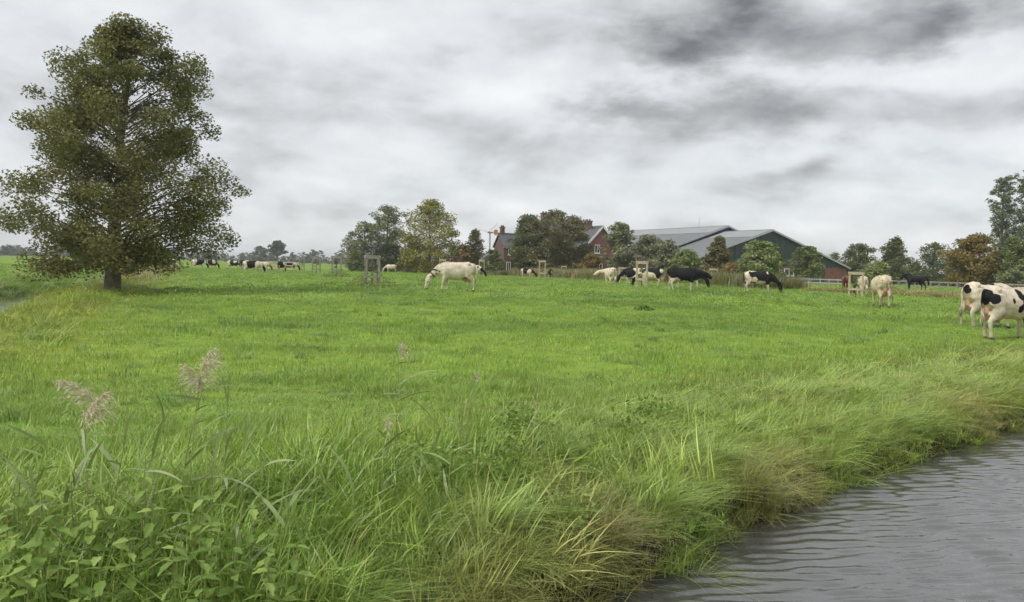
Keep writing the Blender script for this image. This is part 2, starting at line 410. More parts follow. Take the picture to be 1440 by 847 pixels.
# ---------------------------------------------------------------- grass (stuff, scattered by geometry nodes)
def blades(name, seed, n, rad, h, wid, bend, lean=(.25, .05), seg=4, mat=None, fold=0.0):
    rg = np.random.default_rng(seed); V = []; Fc = []; lv = []
    for i in range(n):
        a = rg.uniform(0, 6.283); r = rad * math.sqrt(rg.random()); base = np.array([r * math.cos(a), r * math.sin(a), -.03])
        hh = h * rg.uniform(.55, 1.2); L = hh; dirn = rg.uniform(0, 6.283)
        out = np.array([math.cos(dirn), math.sin(dirn), 0]) * bend * rg.uniform(.3, 1.1) * hh + np.array([lean[0], lean[1], 0]) * hh * rg.uniform(.3, 1.6)
        sd = np.array([-out[1], out[0], 0]); sd = sd / (np.linalg.norm(sd) + 1e-9)
        tw = rg.uniform(-.7, .7); sd = sd * math.cos(tw) + np.array([0, 0, 1]) * math.sin(tw) * .3
        wv = wid * rg.uniform(.6, 1.3); o = len(V); fl = rg.uniform(0, fold)
        for k in range(seg + 1):
            t = k / seg
            p = base + out * t ** 2 + np.array([0, 0, hh * (t - (.28 + fl) * t ** 2.6 * min(1.0, np.linalg.norm(out) / hh))])
            ww = wv * (1 - t ** 1.6) if k < seg else 0
            if k < seg: V += [p - sd * ww / 2, p + sd * ww / 2]
            else: V.append(p)
        x = rg.random()
        for k in range(seg - 1):
            Fc.append((o + 2 * k, o + 2 * k + 1, o + 2 * k + 3, o + 2 * k + 2)); lv.append(x)
        Fc.append((o + 2 * seg - 2, o + 2 * seg - 1, o + 2 * seg)); lv.append(x)
    me = bpy.data.meshes.new(name); me.from_pydata([tuple(p) for p in V], [], Fc)
    at = me.attributes.new('lv', 'FLOAT', 'FACE'); at.data.foreach_set('value', np.array(lv, np.float32))
    me.polygons.foreach_set('use_smooth', np.ones(len(Fc), bool))
    me.materials.append(mat or M['blade'])
    return me
def source(name, meshes):
    c = bpy.data.collections.new(name)           # never linked to the scene: only the source of a scatter
    for k, me in enumerate(meshes):
        c.objects.link(bpy.data.objects.new('%s_%02d' % (name, k), me))
    return c
def scatter(name, P, rot, scl, idx, tint, coll, label):
    me = bpy.data.meshes.new(name); n = len(P)
    me.vertices.add(n); me.vertices.foreach_set('co', np.asarray(P, np.float32).ravel())
    for nm, ty, arr, key in (('rot', 'FLOAT_VECTOR', rot, 'vector'), ('scl', 'FLOAT_VECTOR', scl, 'vector'), ('idx', 'INT', idx, 'value')):
        a = me.attributes.new(nm, ty, 'POINT'); a.data.foreach_set(key, np.asarray(arr, np.int32 if ty == 'INT' else np.float32).ravel())
    a = me.attributes.new('tint', 'FLOAT_COLOR', 'POINT')
    a.data.foreach_set('color', np.concatenate([tint, np.ones((n, 1))], 1).astype(np.float32).ravel())
    o = link(name, me); tag(o, label, None, None, 'stuff')
    ng = bpy.data.node_groups.new(name, 'GeometryNodeTree')
    ng.interface.new_socket('Geometry', in_out='INPUT', socket_type='NodeSocketGeometry')
    ng.interface.new_socket('Geometry', in_out='OUTPUT', socket_type='NodeSocketGeometry')
    N = ng.nodes; gi = N.new('NodeGroupInput'); go = N.new('NodeGroupOutput')
    ci = N.new('GeometryNodeCollectionInfo'); ci.inputs['Collection'].default_value = coll
    ci.inputs['Separate Children'].default_value = True; ci.inputs['Reset Children'].default_value = True
    io = N.new('GeometryNodeInstanceOnPoints'); io.inputs['Pick Instance'].default_value = True
    def na(nm, ty):
        k = N.new('GeometryNodeInputNamedAttribute'); k.data_type = ty; k.inputs['Name'].default_value = nm
        return [s for s in k.outputs if s.enabled and s.name == 'Attribute'][0]
    L = ng.links.new
    e2r = N.new('FunctionNodeEulerToRotation'); L(na('rot', 'FLOAT_VECTOR'), e2r.inputs[0])
    L(gi.outputs[0], io.inputs['Points']); L(ci.outputs[0], io.inputs['Instance']); L(na('idx', 'INT'), io.inputs['Instance Index'])
    L(e2r.outputs[0], io.inputs['Rotation']); L(na('scl', 'FLOAT_VECTOR'), io.inputs['Scale'])
    L(io.outputs[0], go.inputs[0])
    md = o.modifiers.new('scatter', 'NODES'); md.node_group = ng
    return o
rng = np.random.default_rng(77)
def wedge(r0, r1, dens, half=R_(39)):
    n = int(dens * half * (r1 ** 2 - r0 ** 2)); r = np.sqrt(rng.uniform(r0 ** 2, r1 ** 2, n)); a = rng.uniform(-half, half, n)
    return r * np.sin(a), r * np.cos(a)
def spread(name, label, coll, nvar, x, y, s, hz, extra=None, tilt=.12, turn=1.0):
    n = len(x); z = H(x, y)
    P = np.stack([x, y, z], -1)
    rot = np.stack([rng.normal(0, tilt, n), rng.normal(0, tilt, n), rng.uniform(-math.pi, math.pi, n) * turn], -1)
    scl = np.stack([s, s, hz], -1)
    t = (tint_at(x, y) if extra is None else extra) * np.clip(rng.normal(1.0, .16, (n, 1)), .5, 1.5) * (1 + rng.normal(0, .05, (n, 3)))
    return scatter(name, P, rot, scl, rng.integers(0, nvar, n), t, coll, label)

cA = source('blade_short', [blades('blade_short', k, 30, .13, .15, .0070, .62) for k in range(5)])
cB = source('blade_mid', [blades('blade_mid', 20 + k, 46, .36, .105, .011, .6, seg=3) for k in range(5)])
cC = source('blade_far', [blades('blade_far', 40 + k, 60, 1.0, .095, .036, .7, seg=2) for k in range(5)])
cL = source('blade_long', [blades('blade_long', 60 + k, 34, .14, .42, .0095, .75, (.35, -.05), 6, None, .3) for k in range(6)])

def meadow_ok(x, y, lo=1.6): return (edge_sd(x, y) > lo) & (ditch_d(x, y) > 2.0)
def hvar(x, y): return .35 + 1.0 * sstep(.25, .8, vnoise(x, y, 1.3, 41, 3)) + .5 * (vnoise(x, y, 5, 42, 2) - .3) + .5 * sstep(.62, .75, vnoise(x, y, .7, 43, 2))
x, y = wedge(3.0, 12.0, 105); k = meadow_ok(x, y, 1.2); x, y = x[k], y[k]
spread('meadow_grass', 'short wind-combed meadow grass in the foreground', cA, 5, x, y, rng.uniform(.8, 1.25, len(x)), hvar(x, y) * .62)
x, y = wedge(11.5, 34.0, 17); k = meadow_ok(x, y); x, y = x[k], y[k]
spread('meadow_grass', 'short green grass of the middle meadow', cB, 5, x, y, rng.uniform(.8, 1.25, len(x)), hvar(x, y))
x, y = wedge(32, 140.0, 1.9); k = meadow_ok(x, y); x, y = x[k], y[k]
spread('meadow_grass', 'grazed green grass of the far meadow', cC, 5, x, y, rng.uniform(.8, 1.3, len(x)), hvar(x, y) * .9)
# long bank grass along the canal
n = 110000; x = rng.uniform(-14, 32, n); y = rng.uniform(2, 30, n); sd = edge_sd(x, y)
keep = (sd > .0) & (rng.random(n) < sstep(2.9, .8, sd) * np.maximum(sstep(1.5, .9, sd), .5 + .8 * sstep(.35, .65, vnoise(x, y, .9, 51, 2)))) & (np.abs(np.arctan2(x, y)) < R_(41)) & (ditch_d(x, y) > 2)
x, y, sd = x[keep], y[keep], sd[keep]
hz = (.50 + .5 * vnoise(x, y, .8, 52, 2)) * (1 - .25 * sstep(2, 4.2, sd)) * np.interp(np.hypot(x, y), [4, 14], [1.0, .8]) * np.interp(x, [-3, .5], [1.05, .64])
s = rng.uniform(.75, 1.2, len(x)) * np.interp(np.hypot(x, y), [5, 20], [1, 1.8])
hz *= np.interp(sd, [0, .5], [.75, 1.0])
spread('bank_grass', 'long drooping green and straw grass on the canal bank', cL, 6, x, y, s, hz, None, .22, .35)
# long grass on the ditch banks at the left
n = 30000; x = rng.uniform(-60, -5, n); y = rng.uniform(5, 110, n); dd = ditch_d(x, y)
keep = (dd > 1.8) & (rng.random(n) < sstep(5.5, 2.7, dd)) & (np.abs(np.arctan2(x, y)) < R_(40)); x, y = x[keep], y[keep]
r = np.hypot(x, y)
_, sg = seg_dist(x, y, DITCH); far_side = sg > 0
spread('ditch_grass', 'long yellow green grass along the near side of the ditch', cL, 6, x[~far_side], y[~far_side], np.interp(r, [8, 60], [1.3, 4.5])[~far_side], (np.interp(r, [8, 60], [.8, 1.1]) * rng.uniform(.6, 1.2, len(x)))[~far_side], None, .2)
dk = np.tile(np.array([.25, .38, .07]), (int(far_side.sum()), 1))
spread('ditch_grass', 'tall dark green grass along the far side of the ditch', cL, 6, x[far_side], y[far_side], np.interp(r, [8, 60], [1.3, 4.0])[far_side], (np.interp(r, [8, 60], [.7, 1.15]) * rng.uniform(.6, 1.2, len(x)))[far_side], dk, .2)


# ---------------------------------------------------------------- trees
def leaves_mesh(name, C, size, rg, flat=.45, aspect=1.5, lv=None):
    n = len(C)
    a = rg.normal(size=(n, 3)); a[:, 2] *= flat; a /= np.linalg.norm(a, axis=1, keepdims=True)
    t = rg.normal(size=(n, 3)); bb = np.cross(a, t); bb /= np.linalg.norm(bb, axis=1, keepdims=True)
    s = (size * rg.uniform(.6, 1.3, n))[:, None]
    V = np.stack([C - a * s * .5, C + bb * s * .5 / aspect, C + a * s * .5, C - bb * s * .5 / aspect], 1).reshape(-1, 3)
    me = mesh_np(name, V, np.arange(4 * n).reshape(n, 4))
    at = me.attributes.new('lv', 'FLOAT', 'FACE')
    at.data.foreach_set('value', (rg.random(n) if lv is None else lv).astype(np.float32))
    return me
def tree_meshes(seed, height, env, base, n_cl, n_leaf, lsize, cl_r, trunk_r, lean=(0, 0), droop=0.0, squash=.55, fill=.45, multi=1, nring=7, lobe=.16):
    """env(t) = crown radius at crown fraction t (0 low .. 1 top)"""
    rg = np.random.default_rng(seed); wood = MB()
    def axis_pt(z): return np.array([lean[0] * z / height, lean[1] * z / height, z])
    for q_ in range(multi):
        off = np.array([rg.normal(0, .35), rg.normal(0, .35), 0]) if multi > 1 else np.zeros(3)
        zs = np.linspace(-.15, height * .93, 9)
        pts = [axis_pt(z) + off * (1 + z * .6) + np.array([rg.normal(0, .05), rg.normal(0, .05), 0]) * (0 if i == 0 else 1) * trunk_r * 4 for i, z in enumerate(zs)]
        rad = [trunk_r * (1.25 if i == 0 else 1.0) * (1 - z / (height * 1.02)) ** .8 + .01 for i, z in enumerate(np.maximum(zs, 0))]
        if multi > 1: rad = [r * .6 for r in rad]
        wood.add(*tube(pts, rad, None, nring))
    C = []; LV = []; sect = rg.normal(0, lobe, (7, 9))
    for k in range(n_cl):
        t = (k + rg.random()) / n_cl; t = t ** .92
        ang = rg.uniform(0, 6.283); z = base + (height - base) * t
        lob = 1 + sect[int(t * 6.99), int(ang / 6.2832 * 9) % 9] + .10 * math.sin(ang * 3 + t * 9 + seed)
        R = env(t) * lob; f = fill + (1 - fill) * math.sqrt(rg.random())
        c = axis_pt(z) + np.array([math.cos(ang), math.sin(ang), 0]) * R * f
        c[2] -= droop * R * f * .35
        zo = max(base * .6 + .2, c[2] - R * f * rg.uniform(.25, .7))
        o = axis_pt(min(zo, height * .9)); mid = (o + c) / 2 + np.array([0, 0, .12 * R * f * (1 - droop)])
        r0 = trunk_r * .17 * (1 - .7 * t) + .010
        wood.add(*tube([o, mid, c], [r0, r0 * .6, .008], (0, 0, 1) if abs((c - o)[2]) < .8 * np.linalg.norm(c - o) else (0, 1, 0), 4, False))
        rr = cl_r * rg.uniform(.55, 1.3) * (1 - .35 * t)
        m_ = int(n_leaf / n_cl * (rr / cl_r) ** 1.6) + 3
        d = rg.normal(size=(m_, 3)); d /= np.linalg.norm(d, axis=1, keepdims=True); d *= (rg.random((m_, 1)) ** .45) * rr
        d[:, 2] *= squash; d[:, 2] -= droop * np.hypot(d[:, 0], d[:, 1]) * .8
        C.append(c + d); LV.append(np.clip(rg.normal(rg.uniform(.25, .7), .22, m_), 0, 1))
        # leaves along the limb
        m2 = m_ // 4; tt = rg.uniform(.35, 1, (m2, 1)); C.append(o * (1 - tt) + c * tt + rg.normal(0, rr * .25, (m2, 3))); LV.append(rg.random(m2))
    C = np.concatenate(C); LV = np.concatenate(LV); kz = C[:, 2] > .1
    return wood.mesh('trunk'), leaves_mesh('crown', C[kz], lsize, rg, lv=LV[kz])
def plant_tree(name, label, cat, meshes, loc, lmat, group=None, rotz=0.0, scale=1.0):
    t = empty(name, loc, rotz); t.scale = (scale,) * 3 if np.isscalar(scale) else scale
    tag(t, label, cat, group)
    link('trunk', meshes[0], M['bark'], t); link('crown', meshes[1], lmat, t)
    return t
def env_round(R): return lambda t: R * max(.12, math.sin(math.pi * min(1, .16 + .82 * t)) ** .55)
def env_cone(R): return lambda t: R * max(.06, (1 - t) ** .62 * min(1, .7 + 2 * t))
def env_col(R): return lambda t: R * max(.1, math.sin(math.pi * (.1 + .88 * t)) ** .4)
def env_pts(P_):
    xs, ys = zip(*P_); return lambda t: float(np.interp(t, xs, ys))
LM = {
 'alder': leaf_mat('alder_leaf', (.105, .115, .045), (.230, .220, .080), (.40, .33, .13), .3),
 'silver': leaf_mat('silver_leaf', (0.170, 0.184, 0.102), (0.312, 0.318, 0.204), (0.510, 0.496, 0.360), .25),
 'greygreen': leaf_mat('greygreen_leaf', (0.146, 0.170, 0.088), (0.293, 0.310, 0.160), (0.501, 0.488, 0.300), .25),
 'olive': leaf_mat('olive_leaf', (0.195, 0.195, 0.044), (0.389, 0.354, 0.088), (0.500, 0.500, 0.177), .3),
 'dark': leaf_mat('dark_leaf', (0.093, 0.113, 0.049), (0.172, 0.196, 0.079), (0.288, 0.292, 0.122), .22),
 'maroon': leaf_mat('maroon_leaf', (0.116, 0.113, 0.055), (0.230, 0.213, 0.098), (0.388, 0.284, 0.159), .25),
 'rust': leaf_mat('rust_leaf', (.19, .125, .05), (.31, .195, .075), (.40, .28, .11), .3),
 'brownbush': leaf_mat('brown_bush_leaf', (0.177, 0.133, 0.052), (0.336, 0.231, 0.088), (0.478, 0.336, 0.142), .25),
 'lightgreen': leaf_mat('light_green_leaf', (0.176, 0.227, 0.088), (0.337, 0.395, 0.161), (0.500, 0.500, 0.293), .3),
 'plum': leaf_mat('plum_leaf', (0.122, 0.116, 0.061), (0.220, 0.195, 0.091), (0.317, 0.207, 0.122), .25),
 'green': leaf_mat('green_leaf', (0.116, 0.151, 0.052), (0.209, 0.245, 0.088), (0.354, 0.356, 0.142), .25),
 'amber': leaf_mat('amber_leaf', (.15, .135, .045), (.32, .225, .065), (.43, .29, .09), .3),
 'poplar': leaf_mat('poplar_leaf', (0.104, 0.141, 0.071), (0.198, 0.234, 0.115), (0.334, 0.347, 0.195), .25),
 'far': leaf_mat('far_leaf', (.085, .105, .075), (.13, .155, .10), (.18, .195, .125), .2),
}
# the big alder at the left, with limbs nearly down to the ground
ax_, ay_ = on_ground(158, 411)
alder = tree_meshes(17, 12.1, env_pts([(0, 2.7), (.08, 3.9), (.16, 4.4), (.28, 4.7), (.4, 4.7), (.55, 4.5), (.68, 4.0), (.8, 3.2), (.9, 2.2), (1, .9)]), 1.3,
                    250, 125000, .128, .95, .32, (.75, 0), .16, .70, .18, 1, 12, .15)
plant_tree('alder_tree', 'tall olive green alder tree standing alone on the ditch bank', 'tree', alder, (ax_, ay_, H1(ax_, ay_) - .05), LM['alder'], None, R_(20))

# trees and shrubs round the farm: name, label, px centre, depth, px top, px width, base frac, env, leaf material, options
def farm_tree(name, label, px, Y, ytop, wpx, env, mat, seed, cat='tree', n_cl=70, n_leaf=6500, base=.12, lsize=.30, tr=None, droop=0.1, multi=1, squash=.62, fill=.18):
    X, _ = at_depth(px, Y); hor = 356 + .0257 * px
    h = CAM_H + (hor - ytop) * Y / FPX; R = wpx / 2 * Y / FPX
    ms = tree_meshes(seed, h, env(R * .90), h * base, int(n_cl * 1.5), int(n_leaf * 1.6), lsize * 1.12, R * .30 + .12, tr or (.05 + h * .018), (0, 0), droop, squash, fill, multi, 7, .24)
    return plant_tree(name, label, cat, ms, (X, Y, H1(X, Y)), LM[mat], None, seed * 1.3)
farm_tree('willow_tree', 'grey green willow at the left end of the farm trees', 512, 150, 314, 60, env_round, 'silver', 1, base=.04)
farm_tree('willow_tree', 'tall dark grey green willow left of the yellowing tree', 544, 152, 291, 66, env_round, 'greygreen', 2, base=.05, n_leaf=8500)
farm_tree('poplar_tree', 'tall yellowing olive poplar left of the wind turbine', 603, 146, 283, 84, env_round, 'olive', 3, base=.05, n_cl=100, n_leaf=12000)
farm_tree('shrub', 'rust orange shrub at the foot of the yellowing poplar', 651, 143, 345, 32, env_round, 'rust', 4, 'shrub', 40, 2500, .05)
farm_tree('bush', 'low grey green bush under the left willow', 498, 140, 352, 26, env_round, 'greygreen', 44, 'shrub', 30, 1800, .03)
farm_tree('thin_tree', 'sparse dark tree just left of the wind turbine', 668, 150, 324, 46, env_cone, 'maroon', 5, n_leaf=3200, fill=.3)
farm_tree('bush', 'low green brown bush under the wind turbine', 693, 146, 352, 34, env_round, 'green', 6, 'shrub', 40, 2500, .03)
farm_tree('leafy_tree', 'dark bushy tree covering the left end of the farmhouse', 742, 140, 304, 62, env_round, 'dark', 7, n_cl=90, n_leaf=9000, base=.06)
farm_tree('leafy_tree', 'dark broad tree standing in front of the farmhouse middle', 776, 138, 297, 72, env_round, 'maroon', 8, n_cl=100, n_leaf=10000, base=.06)
farm_tree('leafy_tree', 'dark reddish topped tree left of the red brick gable', 806, 141, 306, 62, env_round, 'maroon', 9, n_cl=90, n_leaf=8500, base=.06)
farm_tree('bush', 'amber brown bush below the red brick gable', 832, 126, 357, 36, env_round, 'brownbush', 10, 'shrub', 40, 3000, .03)
farm_tree('willow_tree', 'grey green willow right of the red brick gable', 870, 128, 314, 52, env_round, 'greygreen', 11, n_leaf=8000, base=.04)
farm_tree('willow_tree', 'silvery shrub willow left of the long grey roof', 908, 126, 331, 62, env_round, 'silver', 12, n_leaf=8000, base=.04, multi=3)
farm_tree('willow_tree', 'silvery shrub willow in front of the long grey roof', 938, 122, 340, 52, env_round, 'silver', 13, n_leaf=6000, base=.04, multi=3)
farm_tree('bush', 'yellow green willow bush behind the big black cow', 964, 112, 352, 46, env_round, 'lightgreen', 14, 'shrub', 55, 5000, .03)
farm_tree('conical_tree', 'conical plum and green young tree in front of the barns', 1010, 108, 335, 50, env_cone, 'plum', 15, n_leaf=6000, base=.10)
farm_tree('bush', 'large pale green bush behind the grazing black cow', 1066, 88, 344, 60, env_round, 'lightgreen', 16, 'shrub', 90, 8000, .03, lsize=.24)
farm_tree('bush', 'dark green bush against the barn gable', 1087, 108, 345, 34, env_round, 'green', 17, 'shrub', 45, 4000, .05)
farm_tree('bush', 'low brown green bush left of the pale green bush', 1028, 84, 376, 40, env_round, 'brownbush', 18, 'shrub', 45, 4000, .02, lsize=.2)
farm_tree('round_tree', 'round dark green tree before the brick barn wall', 1133, 128, 347, 46, env_round, 'green', 19, n_leaf=6500, base=.2)
farm_tree('thin_tree', 'thin sparse tree right behind the brick barn', 1172, 190, 356, 30, env_round, 'dark', 20, n_leaf=1500, fill=.3)
farm_tree('dark_tree', 'dark tree right of the brick barn', 1206, 150, 345, 54, env_round, 'dark', 21, n_leaf=6500, base=.06)
farm_tree('dark_tree', 'dark pointed tree behind the cream cow', 1257, 148, 336, 60, env_cone, 'dark', 22, n_leaf=7500, base=.06)
farm_tree('bush', 'light bushy willow behind the cream cow', 1232, 80, 374, 42, env_round, 'lightgreen', 23, 'shrub', 50, 4500, .02, lsize=.2, multi=3)
farm_tree('dark_tree', 'open dark tree behind the black horse', 1312, 152, 342, 56, env_round, 'dark', 24, n_leaf=4500, base=.06, fill=.3)
farm_tree('bush', 'low green bush between two dark trees behind the horse', 1286, 160, 372, 30, env_round, 'green', 25, 'shrub', 35, 2500, .03)
farm_tree('autumn_tree', 'broad amber autumn tree right of the black horse', 1368, 118, 332, 76, env_round, 'amber', 26, n_cl=110, n_leaf=12000, base=.05)
farm_tree('leafy_tree', 'dark green and amber tree at the right edge', 1424, 114, 335, 58, env_round, 'green', 27, n_cl=80, n_leaf=8000, base=.05)
farm_tree('poplar_tree', 'tall dark poplar rising at the right edge', 1405, 165, 250, 44, env_col, 'poplar', 28, n_cl=110, n_leaf=11000, base=.06)
farm_tree('poplar_tree', 'taller poplar cut by the right edge', 1440, 162, 238, 50, env_col, 'poplar', 29, n_cl=110, n_leaf=11000, base=.06)
farm_tree('bush', 'grey green bush under the right edge trees', 1432, 100, 376, 40, env_round, 'greygreen', 30, 'shrub', 45, 3500, .02, lsize=.22)
# dark low shrubs between the trunks of the farm trees
for k, (px_, Y_, yt, wp) in enumerate([(560, 156, 346, 80), (630, 156, 343, 70), (1180, 168, 370, 60), (1340, 160, 364, 70), (1260, 170, 368, 70)]):
    lab = ['dark undergrowth between the two left willows', 'dark undergrowth behind the rust orange shrub', 'dark shrub at the right barn corner', 'dark undergrowth left of the amber tree', 'dark undergrowth below the pointed dark tree'][k]
    farm_tree('bush', lab, px_, Y_, yt, wp, env_round, 'dark', 60 + k, 'shrub', 50, 3500, .02)

# far treeline along the horizon
farm_tree('oak_tree', 'lone round crowned tree rising above the far treeline', 390, 430, 339, 27, env_round, 'far', 31, n_cl=40, n_leaf=2200, base=.42, lsize=.8, tr=.7)
protos = [tree_meshes(100 + k, 9, (env_round if k % 3 else env_cone)(4.6), .3, 34, 1300, .75, 1.7, .25) for k in range(5)]
rg = np.random.default_rng(8); first = [True] * 5
for k in range(190):
    Y_ = rg.uniform(470, 700); u_ = (k + rg.random()) / 190; u_ = u_ / .62 * .40 if u_ < .62 else .40 + (u_ - .62) / .38 * .60
    X_ = Y_ * (-.70 + 1.42 * u_)
    p_ = protos[k % 5]; s_ = rg.uniform(.5, 1.05) * (.9 + .35 * math.sin(k * .5))
    t = empty('field_tree', (X_, Y_, 0), rg.uniform(0, 6)); t.scale = (s_ * rg.uniform(.9, 1.6), s_ * 1.2, s_)
    tag(t, 'small hazy tree in the low treeline along the horizon', 'tree', 'trees of the far treeline')
    link('trunk', p_[0], M['bark'], t); link('crown', p_[1], LM['far'], t)

# ---------------------------------------------------------------- farm buildings
BA = math.atan2(.436, .9); BU = np.array([.9, .436]); BV = np.array([-.436, .9])
def gable_block(root, y0, y1, hw, eave, ridge, wall_mat, roof_mat, xo=0.0, over=.45, th=.16, barge='white_paint', axis='y', wall_top=None, th_barge=.28):
    """a gabled block in the root's local frame, ridge along local y (or x)"""
    def T(p): return p if axis == 'y' else (p[1], p[0], p[2])
    def sw(mb):
        if axis == 'x': mb.v = [(v[1], v[0], v[2]) for v in mb.v]
        return mb
    wt = eave if wall_top is None else wall_top
    mb = MB(); mb.prism([(xo - hw, -.3), (xo + hw, -.3), (xo + hw, eave), (xo, ridge), (xo - hw, eave)], y0, y1)
    sw(mb).build('wall', M[wall_mat], root)
    sl = (ridge - eave) / hw
    rf = None
    for s in (-1, 1):
        a = MB(); e = hw + over
        a.slab([(xo + s * e, y0 - over, ridge - sl * e + .2), (xo + s * .01, y0 - over, ridge + .2), (xo + s * .01, y1 + over, ridge + .2), (xo + s * e, y1 + over, ridge - sl * e + .2)], th)
        p = sw(a).build('roof', M[roof_mat], root)
        rf = rf or p
        g = MB(); g.box(xo + s * e - .08 * (s < 0) - .06, xo + s * e + .08 * (s > 0) + .06, y0 - over, y1 + over, ridge - sl * e - .02, ridge - sl * e + .13)
        sw(g).build('gutter', M['galv'], root)
        if barge:
            for yy in (y0 - over - .05, y1 + over + .05):
                g = MB(); g.beam((xo + s * (e + .05), yy, ridge - sl * (e + .05) + .10), (xo + s * .02, yy, ridge + .10 + .0), .09, th_barge, (0, 1, 0) if False else (0, 0, 1))
                sw(g).build('bargeboard', M[barge], root)
    g = MB(); g.prism([(xo - .22, ridge + .12), (xo, ridge + .30), (xo + .22, ridge + .12)], y0 - over - .02, y1 + over + .02); sw(g).build('ridge_cap', M[roof_mat], rf)
    return rf
def window(root, x, z, w_, h_, y=-.06, frame='white_paint', mull=1):
    f = MB(); t = .13
    f.box(x - w_ / 2, x + w_ / 2, y - .08, y + .05, z - h_ / 2, z - h_ / 2 + t).box(x - w_ / 2, x + w_ / 2, y - .08, y + .05, z + h_ / 2 - t, z + h_ / 2)
    f.box(x - w_ / 2, x - w_ / 2 + t, y - .08, y + .05, z - h_ / 2 + t, z + h_ / 2 - t).box(x + w_ / 2 - t, x + w_ / 2, y - .08, y + .05, z - h_ / 2 + t, z + h_ / 2 - t)
    for k in range(mull):
        xm = x - w_ / 2 + w_ * (k + 1) / (mull + 1); f.box(xm - .05, xm + .05, y - .07, y + .04, z - h_ / 2 + t, z + h_ / 2 - t)
    o = f.build('window', M[frame], root)
    MB().box(x - w_ / 2 + .05, x + w_ / 2 - .05, y - .02, y + .02, z - h_ / 2 + .05, z + h_ / 2 - .05).build('pane', M['glass'], o)
    MB().box(x - w_ / 2 - .1, x + w_ / 2 + .1, y - .16, y + .05, z - h_ / 2 - .12, z - h_ / 2 - .003).build('sill', M[frame], o)
    return o
def facade(px, py, origin):
    d = ray(px, py); n = np.array([BU[1], -BU[0]]); t = (origin @ n) / (d[:2] @ n)
    p = d[:2] * t - origin; return float(p @ BU), CAM_H + d[2] * t

# front barn
A1 = np.array([44.0, 138.0])
barn = empty('brick_barn', (A1[0], A1[1], 0), BA)
tag(barn, 'low wide brick barn with dark green gable, standing in front', 'barn')
rf = gable_block(barn, 0, 11, 18.3, 2.85, 8.8, 'brick_red', 'sheet', 0, .5, .2, 'galv')
sl1 = (8.8 - 2.85) / 18.3
MB().prism([(-18.25, 2.9), (18.25, 2.9), (.0, 8.82)], -.10, -.02).build('gable_cladding', M['cladding'], barn)
for k in range(-16, 17):                       # standing seams of the cladding
    zt = 8.8 - abs(k * 1.1) * sl1
    if zt - 2.95 > .3: MB().box(k * 1.1 - .03, k * 1.1 + .03, -.135, -.10, 2.92, zt - .02).build('seam', M['cladding'], barn)
for px_, py_, w_ in ((1090, 384, 1.9), (1109, 383, 2.2), (985, 376, 1.5), (1012, 381, 1.6)):
    s_, z_ = facade(px_, py_, A1); window(barn, s_, min(max(z_, 1.4), 1.9), w_, 1.25)
s_, z_ = facade(1146, 386, A1)
MB().box(s_ - 2.2, s_ + 2.2, -.14, .05, -.1, 2.7).build('door', M['cladding'], barn)
MB().box(s_ - 2.35, s_ + 2.35, -.10, .05, 2.703, 2.9).build('door_lintel', M['white_paint'], barn)
MB().box(11.9, 12.15, -.22, 0, 4.5, 4.75).build('wall_lamp', M['white_paint'], barn)
# barn behind
A2 = np.array([39.6, 150.0])
barn2 = empty('long_barn', (A2[0], A2[1], 0), BA)
tag(barn2, 'long barn with pale grey roof and dark gable behind the brick barn', 'barn')
rf2 = gable_block(barn2, 0, 42, 18.5, 3.6, 9.95, 'brick_red', 'sheet', 0, .5, .2, 'galv')
MB().prism([(-18.45, 3.65), (18.45, 3.65), (0, 9.93)], -.10, -.02).build('gable_cladding', M['cladding'], barn2)
sl2 = (9.95 - 3.6) / 18.5
for s in (-1, 1):                               # pale translucent strip under the ridge
    mb = MB(); mb.slab([(s * 4.2, -.3, 9.95 - sl2 * 4.2 + .26), (s * .3, -.3, 9.95 - sl2 * .3 + .26), (s * .3, 42.3, 9.95 - sl2 * .3 + .26), (s * 4.2, 42.3, 9.95 - sl2 * 4.2 + .26)], .05)
    mb.build('skylight_strip', M['sheet_light'], rf2)
    mb = MB(); mb.slab([(s * 4.2, -.3, 8.8 - sl1 * 4.2 + .26), (s * .3, -.3, 8.8 - sl1 * .3 + .26), (s * .3, 11.3, 8.8 - sl1 * .3 + .26), (s * 4.2, 11.3, 8.8 - sl1 * 4.2 + .26)], .05)
    mb.build('skylight_strip', M['sheet_light'], rf)
mb = MB(); mb.add(*tube([(0, 8, 10.1), (0, 8, 12.0)], [.05, .03], None, 6)); mb.build('mast', M['galv'], barn2)

# farmhouse: main block, right wing with white bargeboards, low left wing
hx, hy = at_depth(845, 150)
house = empty('farmhouse', (hx, hy, 0), BA)
tag(house, 'red brick farmhouse with slate roof and several chimneys', 'house')
def chimney(root, parent, x, y, z0, z1, s=.55):
    c = MB().box(x - s, x + s, y - s * .8, y + s * .8, z0, z1).build('chimney', M['brick_dark'], parent)
    c2 = MB().box(x - s - .1, x + s + .1, y - s * .8 - .1, y + s * .8 + .1, z1 + .003, z1 + .2)
    for e in (-.5, .5): c2.box(x + e * s - .12, x + e * s + .12, y - .12, y + .12, z1 + .203, z1 + .5)
    c2.build('chimney_pot', M['brick_dark'], parent)
r1 = gable_block(house, 0, 9.5, 3.4, 5.8, 9.35, 'brick_red', 'slate', 0, .35, .2, 'white_paint', th_barge=.36)
s_, z_ = facade(839.4, 350.4, np.array([hx, hy])); window(house, s_, z_, 1.15, 1.6)
window(house, -.4, 1.7, 1.3, 1.7); window(house, 1.9, 1.7, 1.1, 1.7)
chimney(house, r1, -.3, 4.5, 8.8, 10.5, .6)
mh = np.array([7.6, 158.0]); dlt = mh - np.array([hx, hy]); lx, ly = float(dlt @ BU), float(dlt @ BV)
